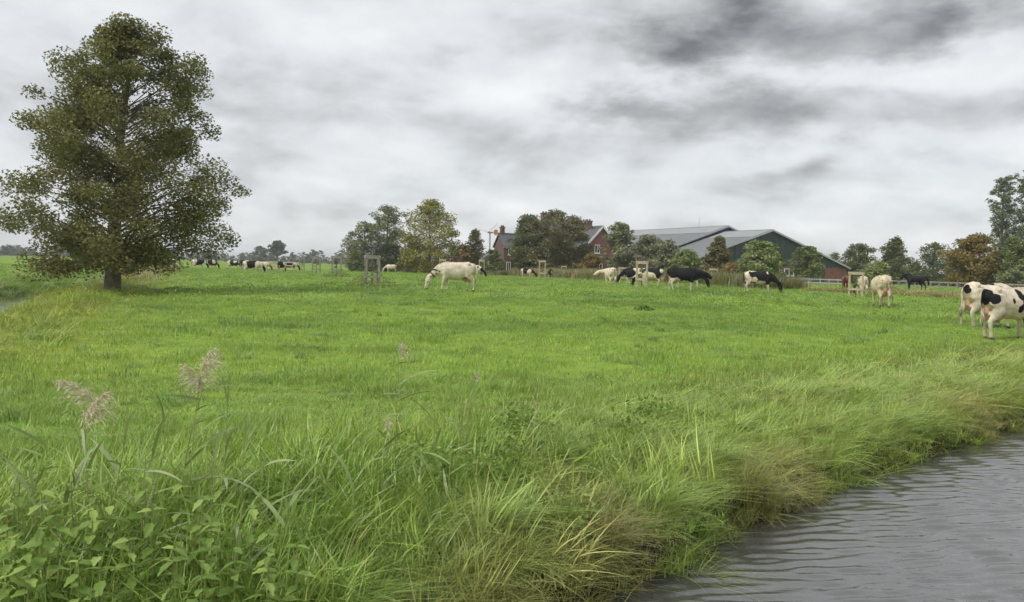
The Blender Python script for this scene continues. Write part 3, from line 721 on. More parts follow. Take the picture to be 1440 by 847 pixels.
r2 = gable_block(house, lx - 6.6, lx + 6.6, 4.6, 5.4, 10.2, 'brick_red', 'slate', ly, .35, .2, 'white_paint', 'x')
chimney(house, r2, lx - 1.9, ly, 9.6, 12.0, .62); chimney(house, r2, lx - 5.9, ly, 9.4, 11.3, .55)
for k in range(5): window(house, lx - 5 + 2.5 * k, 1.8, 1.2, 1.7, ly - 4.66); window(house, lx - 5 + 2.5 * k, 4.4, 1.1, 1.3, ly - 4.66)
lw = np.array([-1.3, 154.5]); dlt = lw - np.array([hx, hy]); kx, ky = float(dlt @ BU), float(dlt @ BV)
r3 = gable_block(house, kx - 1.6, kx + 4.0, 2.2, 5.4, 7.7, 'brick_dark', 'slate', ky, .25, .18, None, 'x')
chimney(house, r3, kx - 1.0, ky, 7.1, 8.9, .38)
window(house, kx - .3, 4.4, .8, 1.3, ky - 2.26); window(house, kx - .6, 1.5, .9, 1.9, ky - 2.26)
mb = MB(); mb.slab([(kx + .6, ky - 5.2, 2.3), (kx + 6, ky - 5.2, 2.3), (kx + 6, ky - 2.22, 4.9), (kx + .6, ky - 2.22, 4.9)], .16); mb.build('porch_roof', M['slate'], house)
MB().box(kx + .9, kx + 5.8, ky - 4.9, ky - 2.3, -.2, 2.35).build('porch_wall', M['brick_dark'], house)
window(house, kx + 2, 1.3, .9, 1.6, ky - 4.96); window(house, kx + 3.6, 1.3, .9, 1.6, ky - 4.96)

# small wind turbine with an orange tail vane
tx, ty = at_depth(688, 165)
turb = empty('wind_turbine', (tx, ty, 0)); tag(turb, 'small white wind turbine with an orange tail vane beside the farmhouse', 'wind turbine')
hub = pix3(688, 327, 165) - np.array([tx, ty, 0])
mb = MB(); mb.add(*tube([(0, 0, -.2), (0, 0, hub[2])], [.22, .14], None, 10)); mb.build('tower', M['galv'], turb)
mb = MB(); mb.add(*tube([(-.35, -.45, hub[2]), (.55, .9, hub[2])], [.22, .16], None, 8)); mb.build('nacelle', M['galv'], turb)
for (bx_, by_) in ((669, 321), (700, 314)):
    e = pix3(bx_, by_, 164.5) - np.array([tx, ty, 0])
    mb = MB(); mb.beam(np.array([-.3, -.5, hub[2]]), e, .06, .42, (0, 1, 0)); mb.build('blade', M['galv'], turb)
v0 = pix3(697, 327, 165.8) - np.array([tx, ty, 0])
mb = MB(); mb.add(*tube([(.5, .8, hub[2]), (v0[0] - .3, v0[1], v0[2])], [.05, .04], None, 6)); mb.build('tail_boom', M['galv'], turb)
mb = MB(); mb.prism([(v0[0] - .4, v0[2] - .35), (v0[0], v0[2] - .62), (v0[0] + .45, v0[2] - .4), (v0[0] + .45, v0[2] + .45), (v0[0], v0[2] + .62), (v0[0] - .4, v0[2] + .35)], v0[1] - .03, v0[1] + .03); mb.build('tail_vane', M['orange'], turb)
sx, sy = at_depth(700, 185)
shed = empty('grey_shed', (sx, sy, 0), BA); tag(shed, 'grey roofed shed low behind the left end of the farmhouse', 'shed')
gable_block(shed, 0, 9, 4.2, 2.6, 4.4, 'wood_grey', 'sheet', 0, .3, .12, None)

# rail fences
def rail_fence(label, pts, n, mat, h=1.15, rails=(.55, 1.05), t=.10):
    a = np.array(pts[0]); c = np.array(pts[1])
    f = empty('rail_fence', (a[0], a[1], 0)); tag(f, label, 'fence')
    for k in range(n + 1):
        p = (c - a) * k / n
        MB().box(p[0] - t / 2, p[0] + t / 2, p[1] - t / 2, p[1] + t / 2, -.2, h).build('post', M[mat], f)
    for z in rails:
        for k in range(n):
            p = (c - a) * (k + .02) / n; e = (c - a) * (k + .98) / n
            mb = MB(); mb.beam((p[0], p[1] - t / 2 - .02, z), (e[0], e[1] - t / 2 - .02, z), .035, .13); mb.build('rail', M[mat], f)
rail_fence('pale rail fence below the brick barn wall', [at_depth(1082, 112), at_depth(1192, 104)], 9, 'galv', 1.1, (.5, .95), .08)
rail_fence('weathered rail fence behind the black horse', [at_depth(1254, 100), at_depth(1346, 92)], 8, 'wood_grey')
rail_fence('weathered rail fence behind the two right cows', [at_depth(1347, 92), at_depth(1460, 84)], 9, 'wood_grey')
rail_fence('low pale wooden fence among the far left cows', [at_depth(375, 128), at_depth(412, 122)], 4, 'wood', 1.5, (.4, .85, 1.35))
gate = empty('metal_gate', (*at_depth(1139, 126), 0), BA); tag(gate, 'galvanised tubular gate in front of the barn door', 'gate')
for k in range(5):
    mb = MB(); mb.add(*tube([(-2.4, 0, .3 + k * .26), (2.4, 0, .3 + k * .26)], [.035, .035], (0, 0, 1), 6)); mb.build('bar', M['galv'], gate)
for e in (-2.4, 0, 2.4):
    mb = MB(); mb.add(*tube([(e, .07, -.1), (e, .07, 1.45)], [.04, .04], None, 6)); mb.build('upright', M['galv'], gate)

# ---------------------------------------------------------------- wooden tree guards
def guard_parts(hh, wd, mat):
    w2 = wd / 2; out = []
    for a in (-1, 1):
        for c in (-1, 1):
            out.append(('post', MB().box(a * w2 - .05, a * w2 + .05, c * w2 - .05, c * w2 + .05, -.2, hh).mesh('post')))
    for z, t in ((hh - .11, .22), (hh * .33, .17)):
        for a in (-1, 1):
            out.append(('rail', MB().box(-w2 - .07, w2 + .07, a * (w2 + .066) - .014, a * (w2 + .066) + .014, z - t / 2, z + t / 2).mesh('rail')))
            out.append(('rail', MB().box(a * (w2 + .066) - .014, a * (w2 + .066) + .014, -w2 - .045, w2 + .045, z - t / 2, z + t / 2).mesh('rail')))
    return out
gp_new = guard_parts(2.1, .72, 'wood')
sap = tree_meshes(300, 1.9, env_round(.33), 1.0, 9, 110, .12, .16, .03)
weedm = {}
def weed_mesh(seed, R, h, n, ls):
    rg = np.random.default_rng(seed); a = rg.uniform(0, 6.28, n); r = R * np.sqrt(rg.random(n))
    C = np.stack([r * np.cos(a), r * np.sin(a), .02 + h * rg.random(n) * np.clip(1.15 - r / R, .1, 1)], -1)
    return leaves_mesh('leaves', C, ls, rg, .6, 1.7)
GUARDS = [
 (424.5, 381, 362, 'wood_grey', 'far grey tree guard, leftmost of the row of guards', 0, 0),
 (444.5, 387, 362, 'wood_grey', 'grey tree guard, second from the left in the row', 0, 0),
 (473, 391, 361, 'wood_grey', 'grey tree guard overgrown with weeds, third from the left', 0, 1),
 (523, 403, 358, 'wood_grey', 'tall weathered tree guard left of the cream grazing cow, weeds round its foot', 8, 1.3),
 (622, 389, 364, 'wood', 'pale tree guard hidden behind the back of the cream grazing cow', 0, 0),
 (677, 389, 366, 'wood', 'pale tree guard beside the lowered black and white head', 0, 0),
 (762, 393, 366, 'wood', 'pale wooden tree guard between two grazing cows before the reeds', 0, 0),
 (792.5, 391, 374, 'wood', 'small pale tree guard standing at the reeds before the house', 0, 0),
 (876, 398, 376, 'wood', 'pale tree guard behind the lowered black head near the willows', 0, 0),
 (902, 404, 366, 'wood', 'tall pale wooden tree guard in front of the spotted cow', 0, 0),
 (1003, 400, 378, 'wood', 'small pale tree guard right of the big black cow', 0, 0),
 (1203, 418, 382, 'wood', 'pale wooden tree guard in front of the brown pony', 0, 0)]
for k, (px_, yb, yt, mt, lab, rz, wd_) in enumerate(GUARDS):
    X, Y = on_ground(px_, yb); hh = (yb - yt) * Y / FPX
    Y2 = Y
    if hh > 2.6: Y2 = Y * 2.4 / hh; X = X * Y2 / Y; hh = 2.4
    g = empty('tree_guard', (X, Y2, H1(X, Y2)), R_(rz + (k * 37) % 9 - 4) - math.atan2(X, Y2)); g.scale = (1, 1, hh / 2.1)
    tag(g, lab, 'tree guard', 'wooden tree guards in the meadow')
    for nm, me_ in gp_new:
        o = link(nm, me_ if mt == 'wood' else me_, None, g)
        if len(me_.materials) == 0: me_.materials.append(M['wood'])
        o.material_slots[0].link = 'OBJECT'; o.material_slots[0].material = M[mt]
    t = empty('sapling', (X, Y2, H1(X, Y2)), k * 1.7); t.scale = (1, 1, hh / 2.1)
    tag(t, 'thin young tree inside the ' + ' '.join(lab.split(',')[0].split()[:11]), 'sapling', 'saplings inside the guards')
    link('trunk', sap[0], M['bark'], t); link('crown', sap[1], LM['green'], t)
    if wd_:
        o = empty('bramble', (X, Y2, H1(X, Y2))); tag(o, 'dark weeds round the ' + ' '.join(lab.split(',')[0].split()[:11]), 'weeds', 'weeds round the guards')
        link('foliage', weed_mesh(k, 1.2 * wd_, 1.0, int(420 * wd_), .13), LM['green'], o)
# dark docks and thistles in the meadow
for k, (px_, py_, R_m, lab) in enumerate([(905, 438, .35, 'dark flat weed clump in the open meadow below the spotted cow'), (248, 407, .6, 'dark low weed clump just right of the alder trunk'),
        (444, 402, .6, 'dark weed clump left of the tall weathered guard'), (462, 399, .5, 'small weed clump between the grey guards'), (320, 378, .5, 'small dark weed clump among the far cows')]):
    X, Y = on_ground(px_, py_); o = empty('dock_plant', (X, Y, H1(X, Y))); tag(o, lab, 'weed')
    link('foliage', weed_mesh(50 + k, R_m, .14, 110, .13), M['weed_dark'], o)

# ---------------------------------------------------------------- cattle and horses
def coat_mat(name, rough=.8, sheen=0.0):
    ma, q, bs = new_mat(name)
    c = q.n('ShaderNodeAttribute', attribute_name='coat').outputs['Color']
    tcx = q.n('ShaderNodeTexCoord').outputs['Object']
    nz = q.noise(tcx, 5, 5, .6).outputs['Fac']
    q.put(bs.inputs['Base Color'], q.mix(1.0, c, q.ramp(nz, [(.3, (.62, .58, .50)), (.62, (1, 1, 1))]), 'MULTIPLY'))
    bs.inputs['Roughness'].default_value = rough; bs.inputs['Specular IOR Level'].default_value = .25; bs.inputs['Sheen Weight'].default_value = sheen
    bp = q.n('ShaderNodeBump'); bp.inputs['Strength'].default_value = .15; bp.inputs['Distance'].default_value = .02
    q.put(bp.inputs['Height'], q.noise(tcx, 24, 4, .6).outputs['Fac']); q.put(bs.inputs['Normal'], bp.outputs[0])
    return ma
M['coat'] = coat_mat('coat'); M['coat_horse'] = coat_mat('horse_coat', .55, 0.0)
M['hair'] = plain('dark_hair', (.016, .014, .016), .6, (.010, .009, .010), 8)
M['collar'] = plain('black_collar', (.015, .015, .017), .6)
def to_solid(pieces, voxel, smooth=5):
    mb = MB()
    for V, Fc in pieces: mb.add(V, Fc)
    me = mb.mesh('tmp'); o = bpy.data.objects.new('tmp', me); col.objects.link(o)
    r = o.modifiers.new('r', 'REMESH'); r.mode = 'VOXEL'; r.voxel_size = voxel
    k = o.modifiers.new('s', 'SMOOTH'); k.factor = .5; k.iterations = smooth
    dg = bpy.context.evaluated_depsgraph_get()
    out = bpy.data.meshes.new_from_object(o.evaluated_get(dg)); bpy.data.objects.remove(o)
    out.polygons.foreach_set('use_smooth', np.ones(len(out.polygons), bool))
    return out
def bend(pts, turn, x0=.55):
    """swing everything ahead of the shoulder sideways"""
    out = []
    for p in pts:
        p = np.array(p, float); d = max(0.0, p[0] - x0); a = turn * min(1.0, d / .7)
        out.append(np.array([x0 + d * math.cos(a) if d else p[0], p[1] + d * math.sin(a), p[2]]))
    return out
def cow_mesh(pose='graze', turn=0.0, step=(0, 0, 0, 0), voxel=.028, fat=1.0, tail_side=.03, tail_swing=0.0):
    E = []
    tor = [(-.93, 1.27, .05, .08), (-.88, 1.24, .15, .17), (-.76, 1.17, .25, .245), (-.58, 1.10, .33, .285), (-.35, 1.03, .385, .315), (-.1, .985, .42, .355),
           (.15, .98, .425, .365), (.38, 1.0, .41, .335), (.56, 1.04, .385, .285), (.70, 1.07, .34, .235), (.82, 1.09, .25, .17), (.90, 1.09, .15, .10)]
    E.append(tube([(x, 0, z) for x, z, _, _ in tor], [(w_ * fat, h_) for _, _, h_, w_ in tor], (0, 1, 0), 20))
    E.append(tube([(-.62, -.27, 1.36), (-.60, 0, 1.40), (-.62, .27, 1.36)], [.05, .09, .05], (1, 0, 0), 8))      # hook bones
    E.append(tube([(-.9, 0, 1.33), (-.5, 0, 1.41), (0, 0, 1.385), (.45, 0, 1.40), (.7, 0, 1.36)], [.05, .06, .05, .065, .05], (0, 1, 0), 8))  # spine
    if pose == 'graze':
        neck = [(.55, 0, 1.12), (.82, 0, 1.06), (1.02, 0, .93), (1.18, 0, .79), (1.29, 0, .69)]
        nr = [(.20, .31), (.165, .27), (.125, .20), (.10, .145), (.085, .11)]
        head = [(1.26, 0, .77), (1.335, 0, .65), (1.39, 0, .48), (1.44, 0, .29), (1.475, 0, .14), (1.48, 0, .06)]
    elif pose == 'level':
        neck = [(.55, 0, 1.14), (.85, 0, 1.16), (1.08, 0, 1.14), (1.26, 0, 1.12)]
        nr = [(.20, .29), (.16, .23), (.125, .175), (.105, .14)]
        head = [(1.20, 0, 1.16), (1.30, 0, 1.11), (1.44, 0, 1.02), (1.58, 0, .93), (1.68, 0, .87), (1.72, 0, .85)]
    else:
        neck = [(.55, 0, 1.16), (.80, 0, 1.26), (.98, 0, 1.38), (1.10, 0, 1.46)]
        nr = [(.20, .29), (.155, .225), (.12, .17), (.105, .14)]
        head = [(1.03, 0, 1.53), (1.13, 0, 1.50), (1.28, 0, 1.41), (1.43, 0, 1.31), (1.53, 0, 1.24), (1.57, 0, 1.21)]
    hr = [(.10, .105), (.13, .145), (.122, .155), (.09, .115), (.105, .105), (.075, .075)]
    neck = bend(neck, turn); head = bend(head, turn)
    E.append(tube(neck, nr, (-math.sin(turn * .7), math.cos(turn * .7), 0), 14))
    sideh = np.array([-math.sin(turn), math.cos(turn), 0.0])
    E.append(tube(head, hr, sideh, 14))
    h0, h1 = np.array(head[0]), np.array(head[1])
    for s in (-1, 1):
        a = h0 * .7 + h1 * .3 + sideh * s * .07
        tipd = sideh * s * .24 + (h0 - h1) / np.linalg.norm(h0 - h1) * .02
        E.append(tube([a, a + tipd * .5, a + tipd], [(.035, .045), (.036, .075), (.026, .04)], (h1 - h0) / np.linalg.norm(h1 - h0), 8))
    for k, (s, fx) in enumerate(((1, step[0]), (-1, step[1]))):       # front legs
        E.append(tube([(.60, s * .20, 1.12), (.55 + fx * .1, s * .215, .90), (.51 + fx * .3, s * .205, .74), (.55 + fx * .65, s * .175, .43), (.545 + fx * .9, s * .17, .27), (.55 + fx, s * .17, .13), (.575 + fx, s * .17, .07), (.60 + fx, s * .17, .0)],
                      [(.10, .20), (.115, .19), (.095, .13), (.062, .07), (.043, .047), (.05, .052), (.056, .06), (.062, .075)], (0, 1, 0), 10))
    for k, (s, fx) in enumerate(((1, step[2]), (-1, step[3]))):       # hind legs
        E.append(tube([(-.66, s * .18, 1.22), (-.60 + fx * .1, s * .205, 1.0), (-.56 + fx * .25, s * .205, .80), (-.70 + fx * .5, s * .185, .62), (-.80 + fx * .65, s * .175, .50), (-.76 + fx * .85, s * .17, .30), (-.735 + fx, s * .17, .14), (-.70 + fx, s * .17, .06), (-.68 + fx, s * .17, .0)],
                      [(.11, .20), (.125, .25), (.11, .20), (.075, .115), (.058, .075), (.042, .05), (.05, .052), (.056, .062), (.062, .075)], (0, 1, 0), 10))
    E.append(tube([(-.80, 0, .92), (-.78, 0, .76), (-.66, 0, .61), (-.50, 0, .565), (-.34, 0, .62), (-.22, 0, .70)], [(.05, .05), (.10, .08), (.145, .10), (.155, .105), (.12, .08), (.06, .05)], (0, 1, 0), 12))  # udder
    for s in (-1, 1):
        for xx in (-.60, -.44): E.append(tube([(xx, s * .085, .54), (xx, s * .09, .455)], [.026, .02], None, 6))
    tl = [(-.88, 0, 1.36), (-.96, tail_side * .5, 1.26), (-.985, tail_side, 1.0), (-.975 - tail_swing * .3, tail_side * 1.5, .74), (-.96 - tail_swing, tail_side * 2.5, .55), (-.95 - tail_swing, tail_side * 3, .36)]
    me = to_solid(E, voxel)
    bm = bmesh.new(); bm.from_mesh(me)
    V, Fc = tube(tl, [.042, .028, .020, .019, .042, .012], (0, 1, 0), 8)
    vv = [bm.verts.new(tuple(p)) for p in V]
    for f in Fc:
        k = bm.faces.new([vv[i] for i in f]); k.smooth = True
    bm.to_mesh(me); bm.free()
    return me
def sin_field(P_, rg, k0=3.0, k1=7.0, n=10):
    f = np.zeros(len(P_))
    for _ in range(n):
        d = rg.normal(size=3); d /= np.linalg.norm(d); f += np.sin(P_ @ d * rg.uniform(k0, k1) + rg.uniform(0, 6.28))
    return f / math.sqrt(n / 2)
def paint(me, seed, black=.5, patches=(), clear=(), head='black', base=(.70, .63, .50), dark=(.012, .011, .013), legs=True, headx=1.05, turnhead=None):
    n = len(me.vertices); P_ = np.empty(n * 3, np.float32); me.vertices.foreach_get('co', P_); P_ = P_.reshape(n, 3).astype(float)
    rg = np.random.default_rng(seed); wob = np.stack([sin_field(P_, rg, 12, 26, 8) for _ in range(3)], -1) * .022
    Q = P_ + wob
    f = sin_field(Q * np.array([1, 1, .8]), rg); m_ = f > (1.4 - 2.8 * black) if black > 0 else np.zeros(n, bool)
    for (x, y, z, a, bb_, c_) in clear: m_ &= ~((((Q - [x, y, z]) / [a, bb_, c_]) ** 2).sum(1) < 1)
    for (x, y, z, a, bb_, c_) in patches: m_ |= ((((Q - [x, y, z]) / [a, bb_, c_]) ** 2).sum(1) < 1)
    hm = Q[:, 0] > headx
    if head == 'black': m_ |= hm
    elif head == 'white': m_ &= ~hm
    if legs: m_ &= ~((Q[:, 2] < .62 + .06 * np.sin(Q[:, 0] * 9)) & (Q[:, 0] < .95))
    C = np.where(m_[:, None], np.array(dark), np.array(base) * (1 + .05 * sin_field(P_, rg, 5, 12)[:, None]))
    ud = (((P_ - [-.52, 0, .62]) / [.30, .20, .17]) ** 2).sum(1) < 1.0
    ud &= np.abs(P_[:, 1]) < .19
    ud |= ((((P_ - [-.80, 0, .80]) / [.14, .09, .17]) ** 2).sum(1) < 1.0)
    C[ud] = (.50, .30, .20)
    sw = (P_[:, 0] < -.90) & (P_[:, 2] < .62); C[sw] = np.array([.30, .26, .20])
    dirt = np.clip((.42 - P_[:, 2]) / .4, 0, 1) * np.clip(.5 + .5 * sin_field(P_, rg, 9, 20), 0, 1) * .55
    C = C * (1 - dirt[:, None]) + np.array([.14, .10, .06]) * dirt[:, None]
    C[(P_[:, 2] < .085) & (P_[:, 0] < 1.0)] = (.06, .05, .04)
    C[(P_[:, 2] < .125) & (P_[:, 0] > 1.15)] *= .45
    at = me.color_attributes.new('coat', 'FLOAT_COLOR', 'POINT')
    at.data.foreach_set('color', np.concatenate([np.clip(C, .005, .9), np.ones((n, 1))], 1).astype(np.float32).ravel())
    me.materials.clear(); me.materials.append(M['coat'])
    return P_
_poses = {}
def pose_copy(*a):
    if a not in _poses: _poses[a] = cow_mesh(*a)
    return _poses[a].copy()
def cow(label, px, py, yaw, pose='graze', turn=0.0, step=(0, 0, 0, 0), voxel=.032, seed=1, sc=1.0, name='cow', group='grazing dairy cows', place=None, **kw):
    """px,py: photo pixel of the ground below the middle of the cow; yaw 0 = facing right (+X), 90 = away"""
    X, Y = place or on_ground(px, py)
    me = pose_copy(pose, turn, step, voxel, kw.pop('fat', 1.0), kw.pop('tail_side', .03), kw.pop('tail_swing', 0.0))
    paint(me, seed, **kw); me.name = name
    o = link(name, me, None, None, (X, Y, H1(X, Y) - .01), R_(yaw)); o.scale = (sc,) * 3
    return tag(o, label, 'cow', group)
W1, W2, W3 = (.08, -.10, -.06, .12), (-.10, .14, .10, -.12), (.02, .10, -.12, .02)
# the pair at the right edge
ca1 = cow('white cow with black rump patch and pink udder at the right edge, nearest of all', 0, 0, 14, 'graze', .25, (-.06, .10, .10, -.04), .02, 3, 1.0, place=(13.6, 21.9), black=0,
    patches=[(-.90, -.10, 1.22, .16, .17, .20), (-.78, -.26, 1.15, .17, .14, .19), (-.93, -.05, 1.08, .10, .10, .14), (.02, -.30, 1.28, .09, .3, .20), (.10, -.36, 1.05, .085, .2, .22), (.0, -.36, .84, .10, .2, .12), (-.24, -.36, 1.08, .05, .14, .07), (.95, 0, .8, .32, .5, .42)], head='black', headx=.95, tail_side=-.02)
ca2 = cow('white cow with small black tail patch, standing behind the nearest cow', 0, 0, 16, 'graze', -.2, W3, .022, 4, 1.04, place=(15.75, 26.6), black=0,
    patches=[(-.90, -.06, 1.22, .12, .12, .13), (-.1, .02, 1.38, .30, .16, .12), (.35, -.25, 1.28, .10, .2, .10), (.62, -.2, 1.05, .18, .3, .2)], head='black', headx=1.1)
cb = cow('cream white cow with black collar grazing in the middle of the meadow', 641, 410, 188, 'graze', .05, (.16, -.12, -.16, .12), .02, 5, 1.0, black=0,
    patches=[(.88, -.16, 1.02, .05, .2, .045), (.86, .16, 1.02, .05, .2, .045), (.98, .12, .86, .04, .2, .04), (1.05, .1, 1.02, .14, .2, .045), (.80, .2, .74, .03, .2, .03), (1.42, .1, .40, .03, .1, .03)], head='none')
mb = MB()
ctr = np.array([1.17, .025, .80]); nrm_ = np.array([.74, 0, -.67]); e1 = np.array([0, 1.0, 0]); e2 = np.array([.67, 0, .74])
ringp = [ctr + e1 * .118 * math.cos(a) + e2 * .165 * math.sin(a) for a in np.linspace(0, 2 * math.pi, 25)]
mb.add(*tube(ringp, [(.026, .026)] * 25, tuple(nrm_), 6)); mb.build('collar', M['collar'], cb)
cow('black and white cow with lowered head behind the cream collared cow', 0, 0, -8, 'graze', 0, W1, .03, 6, 1.0, place=at_depth(666, 92), black=.0, patches=[(.55, -.2, 1.25, .10, .3, .16), (1.0, 0, .9, .22, .4, .3)], head='black', headx=1.0)
cow('black and white cow seen from behind, far behind the cream collared cow', 605, 384, 75, 'graze', .3, W2, .032, 7, 1.0, black=.62)
cow('white cow grazing before the yellowing poplar', 550, 383, 183, 'graze', .1, W1, .032, 8, 1.0, black=.08, head='white', fat=1.1)
cow('black cow with white rump standing behind the tall weathered guard', 511, 381.5, 5, 'graze', 0, W2, .032, 9, 1.0, black=1.0, clear=[(-.85, 0, 1.1, .20, .5, .6)])
cow('black and white cow grazing left of the guard before the reeds', 741, 391, -22, 'graze', .1, W1, .032, 10, .98, black=.5, head='black', clear=[(-.75, 0, 1.0, .28, .5, .5)])
cow('black cow facing the camera with lowered head before the reeds', 774, 392, -98, 'graze', .1, W3, .032, 11, .95, black=1.0)
cow('white cow seen from behind with tail hanging, left of the tall pale guard', 858, 402, 97, 'level', 1.1, W2, .028, 12, 1.0, black=.0, patches=[(-.9, .12, 1.32, .08, .07, .08), (-.9, -.12, 1.32, .08, .07, .08)], head='white')
cow('black cow with lowered head left of the tall pale guard', 892, 400, 168, 'graze', 0, W1, .03, 13, 1.0, black=.62, head='black', headx=.9, patches=[(.6, 0, 1.1, .4, .5, .4)])
cow('white cow with dark spots behind the tall pale guard', 915, 402.5, 150, 'graze', .1, W2, .028, 14, 1.02, black=.34, head='none')
cow('big black cow with white belly standing head forward near the barns', 960, 409, -4, 'level', -.1, W1, .026, 15, 1.05, black=1.0, clear=[(-.52, 0, .70, .34, .5, .20), (-.1, 0, .55, .5, .22, .12)], fat=1.05)
cow('black cow with white face, its lowered head below the big black cow', 968, 405.5, -12, 'graze', 0, W3, .03, 16, .98, black=.9, head='black', patches=[], clear=[(1.45, 0, .35, .10, .05, .2)])
cow('black cow with cream flank grazing beside the pale green bush', 1066, 411, -10, 'graze', -.1, W3, .028, 17, .98, black=.95, head='black', clear=[(-.75, -.3, .9, .26, .35, .38), (-.30, -.36, .86, .18, .2, .22), (.55, -.2, 1.36, .05, .3, .12), (.1, -.3, .66, .4, .3, .12)])
cow('white cow with black patch behind the guard near the brown pony', 1211, 415, 80, 'graze', .2, W2, .03, 18, .85, black=.42, head='black')
cow('cream cow seen from behind walking away before the light willow', 1238, 432, 78, 'level', -.15, (.05, -.10, .10, -.10), .022, 19, 1.0, black=0, patches=[(-.90, .12, 1.20, .05, .06, .06), (-.87, -.2, 1.12, .05, .06, .07), (-.84, .02, 1.36, .06, .03, .06)], head='none', base=(.66, .57, .42), fat=1.18, tail_side=-.09, tail_swing=.06)
# the far herd at the left
for (px_, py_, yaw_, sd_, bl_, tn_, lab) in [
        (240, 379, -30, 31, .35, .2, 'mostly white far cow just right of the alder foliage'),
        (279, 378.5, 30, 32, .62, .2, 'black and white far cow, second from the alder'),
        (299, 378.5, 66, 33, .60, .1, 'black and white far cow seen from behind, third from the alder'),
        (328, 379, -12, 34, .70, -.1, 'mostly black far cow grazing, fourth from the alder'),
        (346, 380, 8, 35, .8, 0, 'black far cow half hidden behind the big white one'),
        (354, 384.5, 14, 36, .36, 0, 'white far cow with black patches, largest of the far herd'),
        (396, 383, 82, 37, .62, .1, 'black and white far cow seen from behind beside the wooden fence'),
        (408, 381.5, 15, 38, .95, -.1, 'black far cow left of the grey guards'),
        (72, 382, 175, 39, .95, 0, 'black cow in the left meadow seen under the alder limbs')]:
    cow(lab, px_, py_, yaw_, 'graze', tn_, (W1, W2, W3)[sd_ % 3], .04, sd_, 1.0, black=bl_, head='black' if bl_ > .4 else 'none')
cow('far cow with brown head behind the largest far cow', 369, 381.5, 6, 'graze', 0, W3, .04, 40, .95, black=.5, head='black', dark=(.20, .075, .035))

def horse(label, place, yaw, coat, name='horse', sc=1.0, headlow=.55, manes=True, white=()):
    E = []
    tor = [(-.86, 1.20, .12, .12), (-.78, 1.20, .25, .22), (-.60, 1.20, .31, .28), (-.35, 1.16, .31, .275), (0, 1.14, .31, .28), (.30, 1.15, .33, .275), (.52, 1.18, .34, .24), (.68, 1.18, .27, .17), (.76, 1.17, .16, .10)]
    E.append(tube([(x, 0, z) for x, z, _, _ in tor], [(w_, h_) for _, _, h_, w_ in tor], (0, 1, 0), 18))
    nk = [(.50, 0, 1.28), (.78, 0, 1.34), (1.02, 0, 1.34), (1.20, 0, 1.32)]
    E.append(tube(nk, [(.15, .30), (.11, .21), (.085, .155), (.075, .12)], (0, 1, 0), 12))
    hd = [(1.17, 0, 1.42), (1.25, 0, 1.33), (1.345, 0, 1.20), (1.44, 0, 1.06), (1.50, 0, .97), (1.515, 0, .935)]
    E.append(tube(hd, [(.06, .07), (.088, .12), (.08, .115), (.055, .075), (.06, .062), (.04, .04)], (0, 1, 0), 12))
    for s in (-1, 1):
        E.append(tube([(1.16, s * .05, 1.42), (1.17, s * .065, 1.50), (1.18, s * .06, 1.56)], [.035, .03, .015], (0, 1, 0), 6))
        fx = .07 * s; bx2 = -.12 * s
        E.append(tube([(.55, s * .16, 1.14), (.53, s * .17, .92), (.54 + fx * .4, s * .15, .72), (.56 + fx * .7, s * .14, .46), (.55 + fx * .9, s * .135, .30), (.55 + fx, s * .135, .13), (.60 + fx, s * .135, .05), (.615 + fx, s * .135, 0)],
                      [(.09, .16), (.10, .13), (.07, .09), (.052, .06), (.036, .042), (.042, .048), (.05, .055), (.06, .07)], (0, 1, 0), 10))
        E.append(tube([(-.60, s * .17, 1.22), (-.58 + bx2 * .2, s * .18, 1.0), (-.54 + bx2 * .4, s * .17, .84), (-.70 + bx2 * .6, s * .15, .64), (-.78 + bx2 * .7, s * .145, .52), (-.75 + bx2 * .85, s * .14, .32), (-.73 + bx2, s * .14, .13), (-.68 + bx2, s * .14, .05), (-.66 + bx2, s * .14, 0)],
                      [(.11, .20), (.12, .22), (.10, .16), (.065, .09), (.05, .065), (.038, .045), (.042, .048), (.05, .055), (.06, .07)], (0, 1, 0), 10))
    me = to_solid(E, .026); me.name = name
    n = len(me.vertices); P_ = np.empty(n * 3, np.float32); me.vertices.foreach_get('co', P_); P_ = P_.reshape(n, 3)
    C = np.tile(np.array(coat), (n, 1)); C[P_[:, 2] < .07] = (.03, .028, .025)
    at = me.color_attributes.new('coat', 'FLOAT_COLOR', 'POINT'); at.data.foreach_set('color', np.concatenate([C, np.ones((n, 1))], 1).astype(np.float32).ravel())
    me.materials.append(M['coat_horse'])
    o = link(name, me, None, None, (place[0], place[1], H1(*place) - .01), R_(yaw)); o.scale = (sc,) * 3
    tag(o, label, 'horse')
    mb = MB(); mb.add(*tube([(-.84, 0, 1.40), (-.98, 0, 1.34), (-1.12, 0, 1.12), (-1.20, 0, .80), (-1.16, 0, .52)], [.04, .055, .08, .08, .02], (0, 1, 0), 8)); mb.build('tail', M['hair'], o)
    mb = MB(); mb.add(*tube([(.50, .05, 1.56), (.75, .06, 1.53), (1.0, .05, 1.49), (1.16, .03, 1.46), (1.24, 0, 1.36)], [(.05, .07), (.05, .10), (.045, .09), (.04, .07), (.03, .04)], (0, 1, 0), 8)); mb.build('mane', M['hair'], o)
    return o
hX, hY = on_ground(1286, 423)
hX, hY = hX * 70 / hY, 70.0
horse('black horse walking left with lowered head before the rail fence', (hX, hY), 182, (.018, .016, .022), sc=.98)
pX, pY = on_ground(1191, 413)
horse('brown pony seen from behind beside the pale tree guard', at_depth(1189.5, 60), 62, (.24, .085, .04), 'pony', .80)

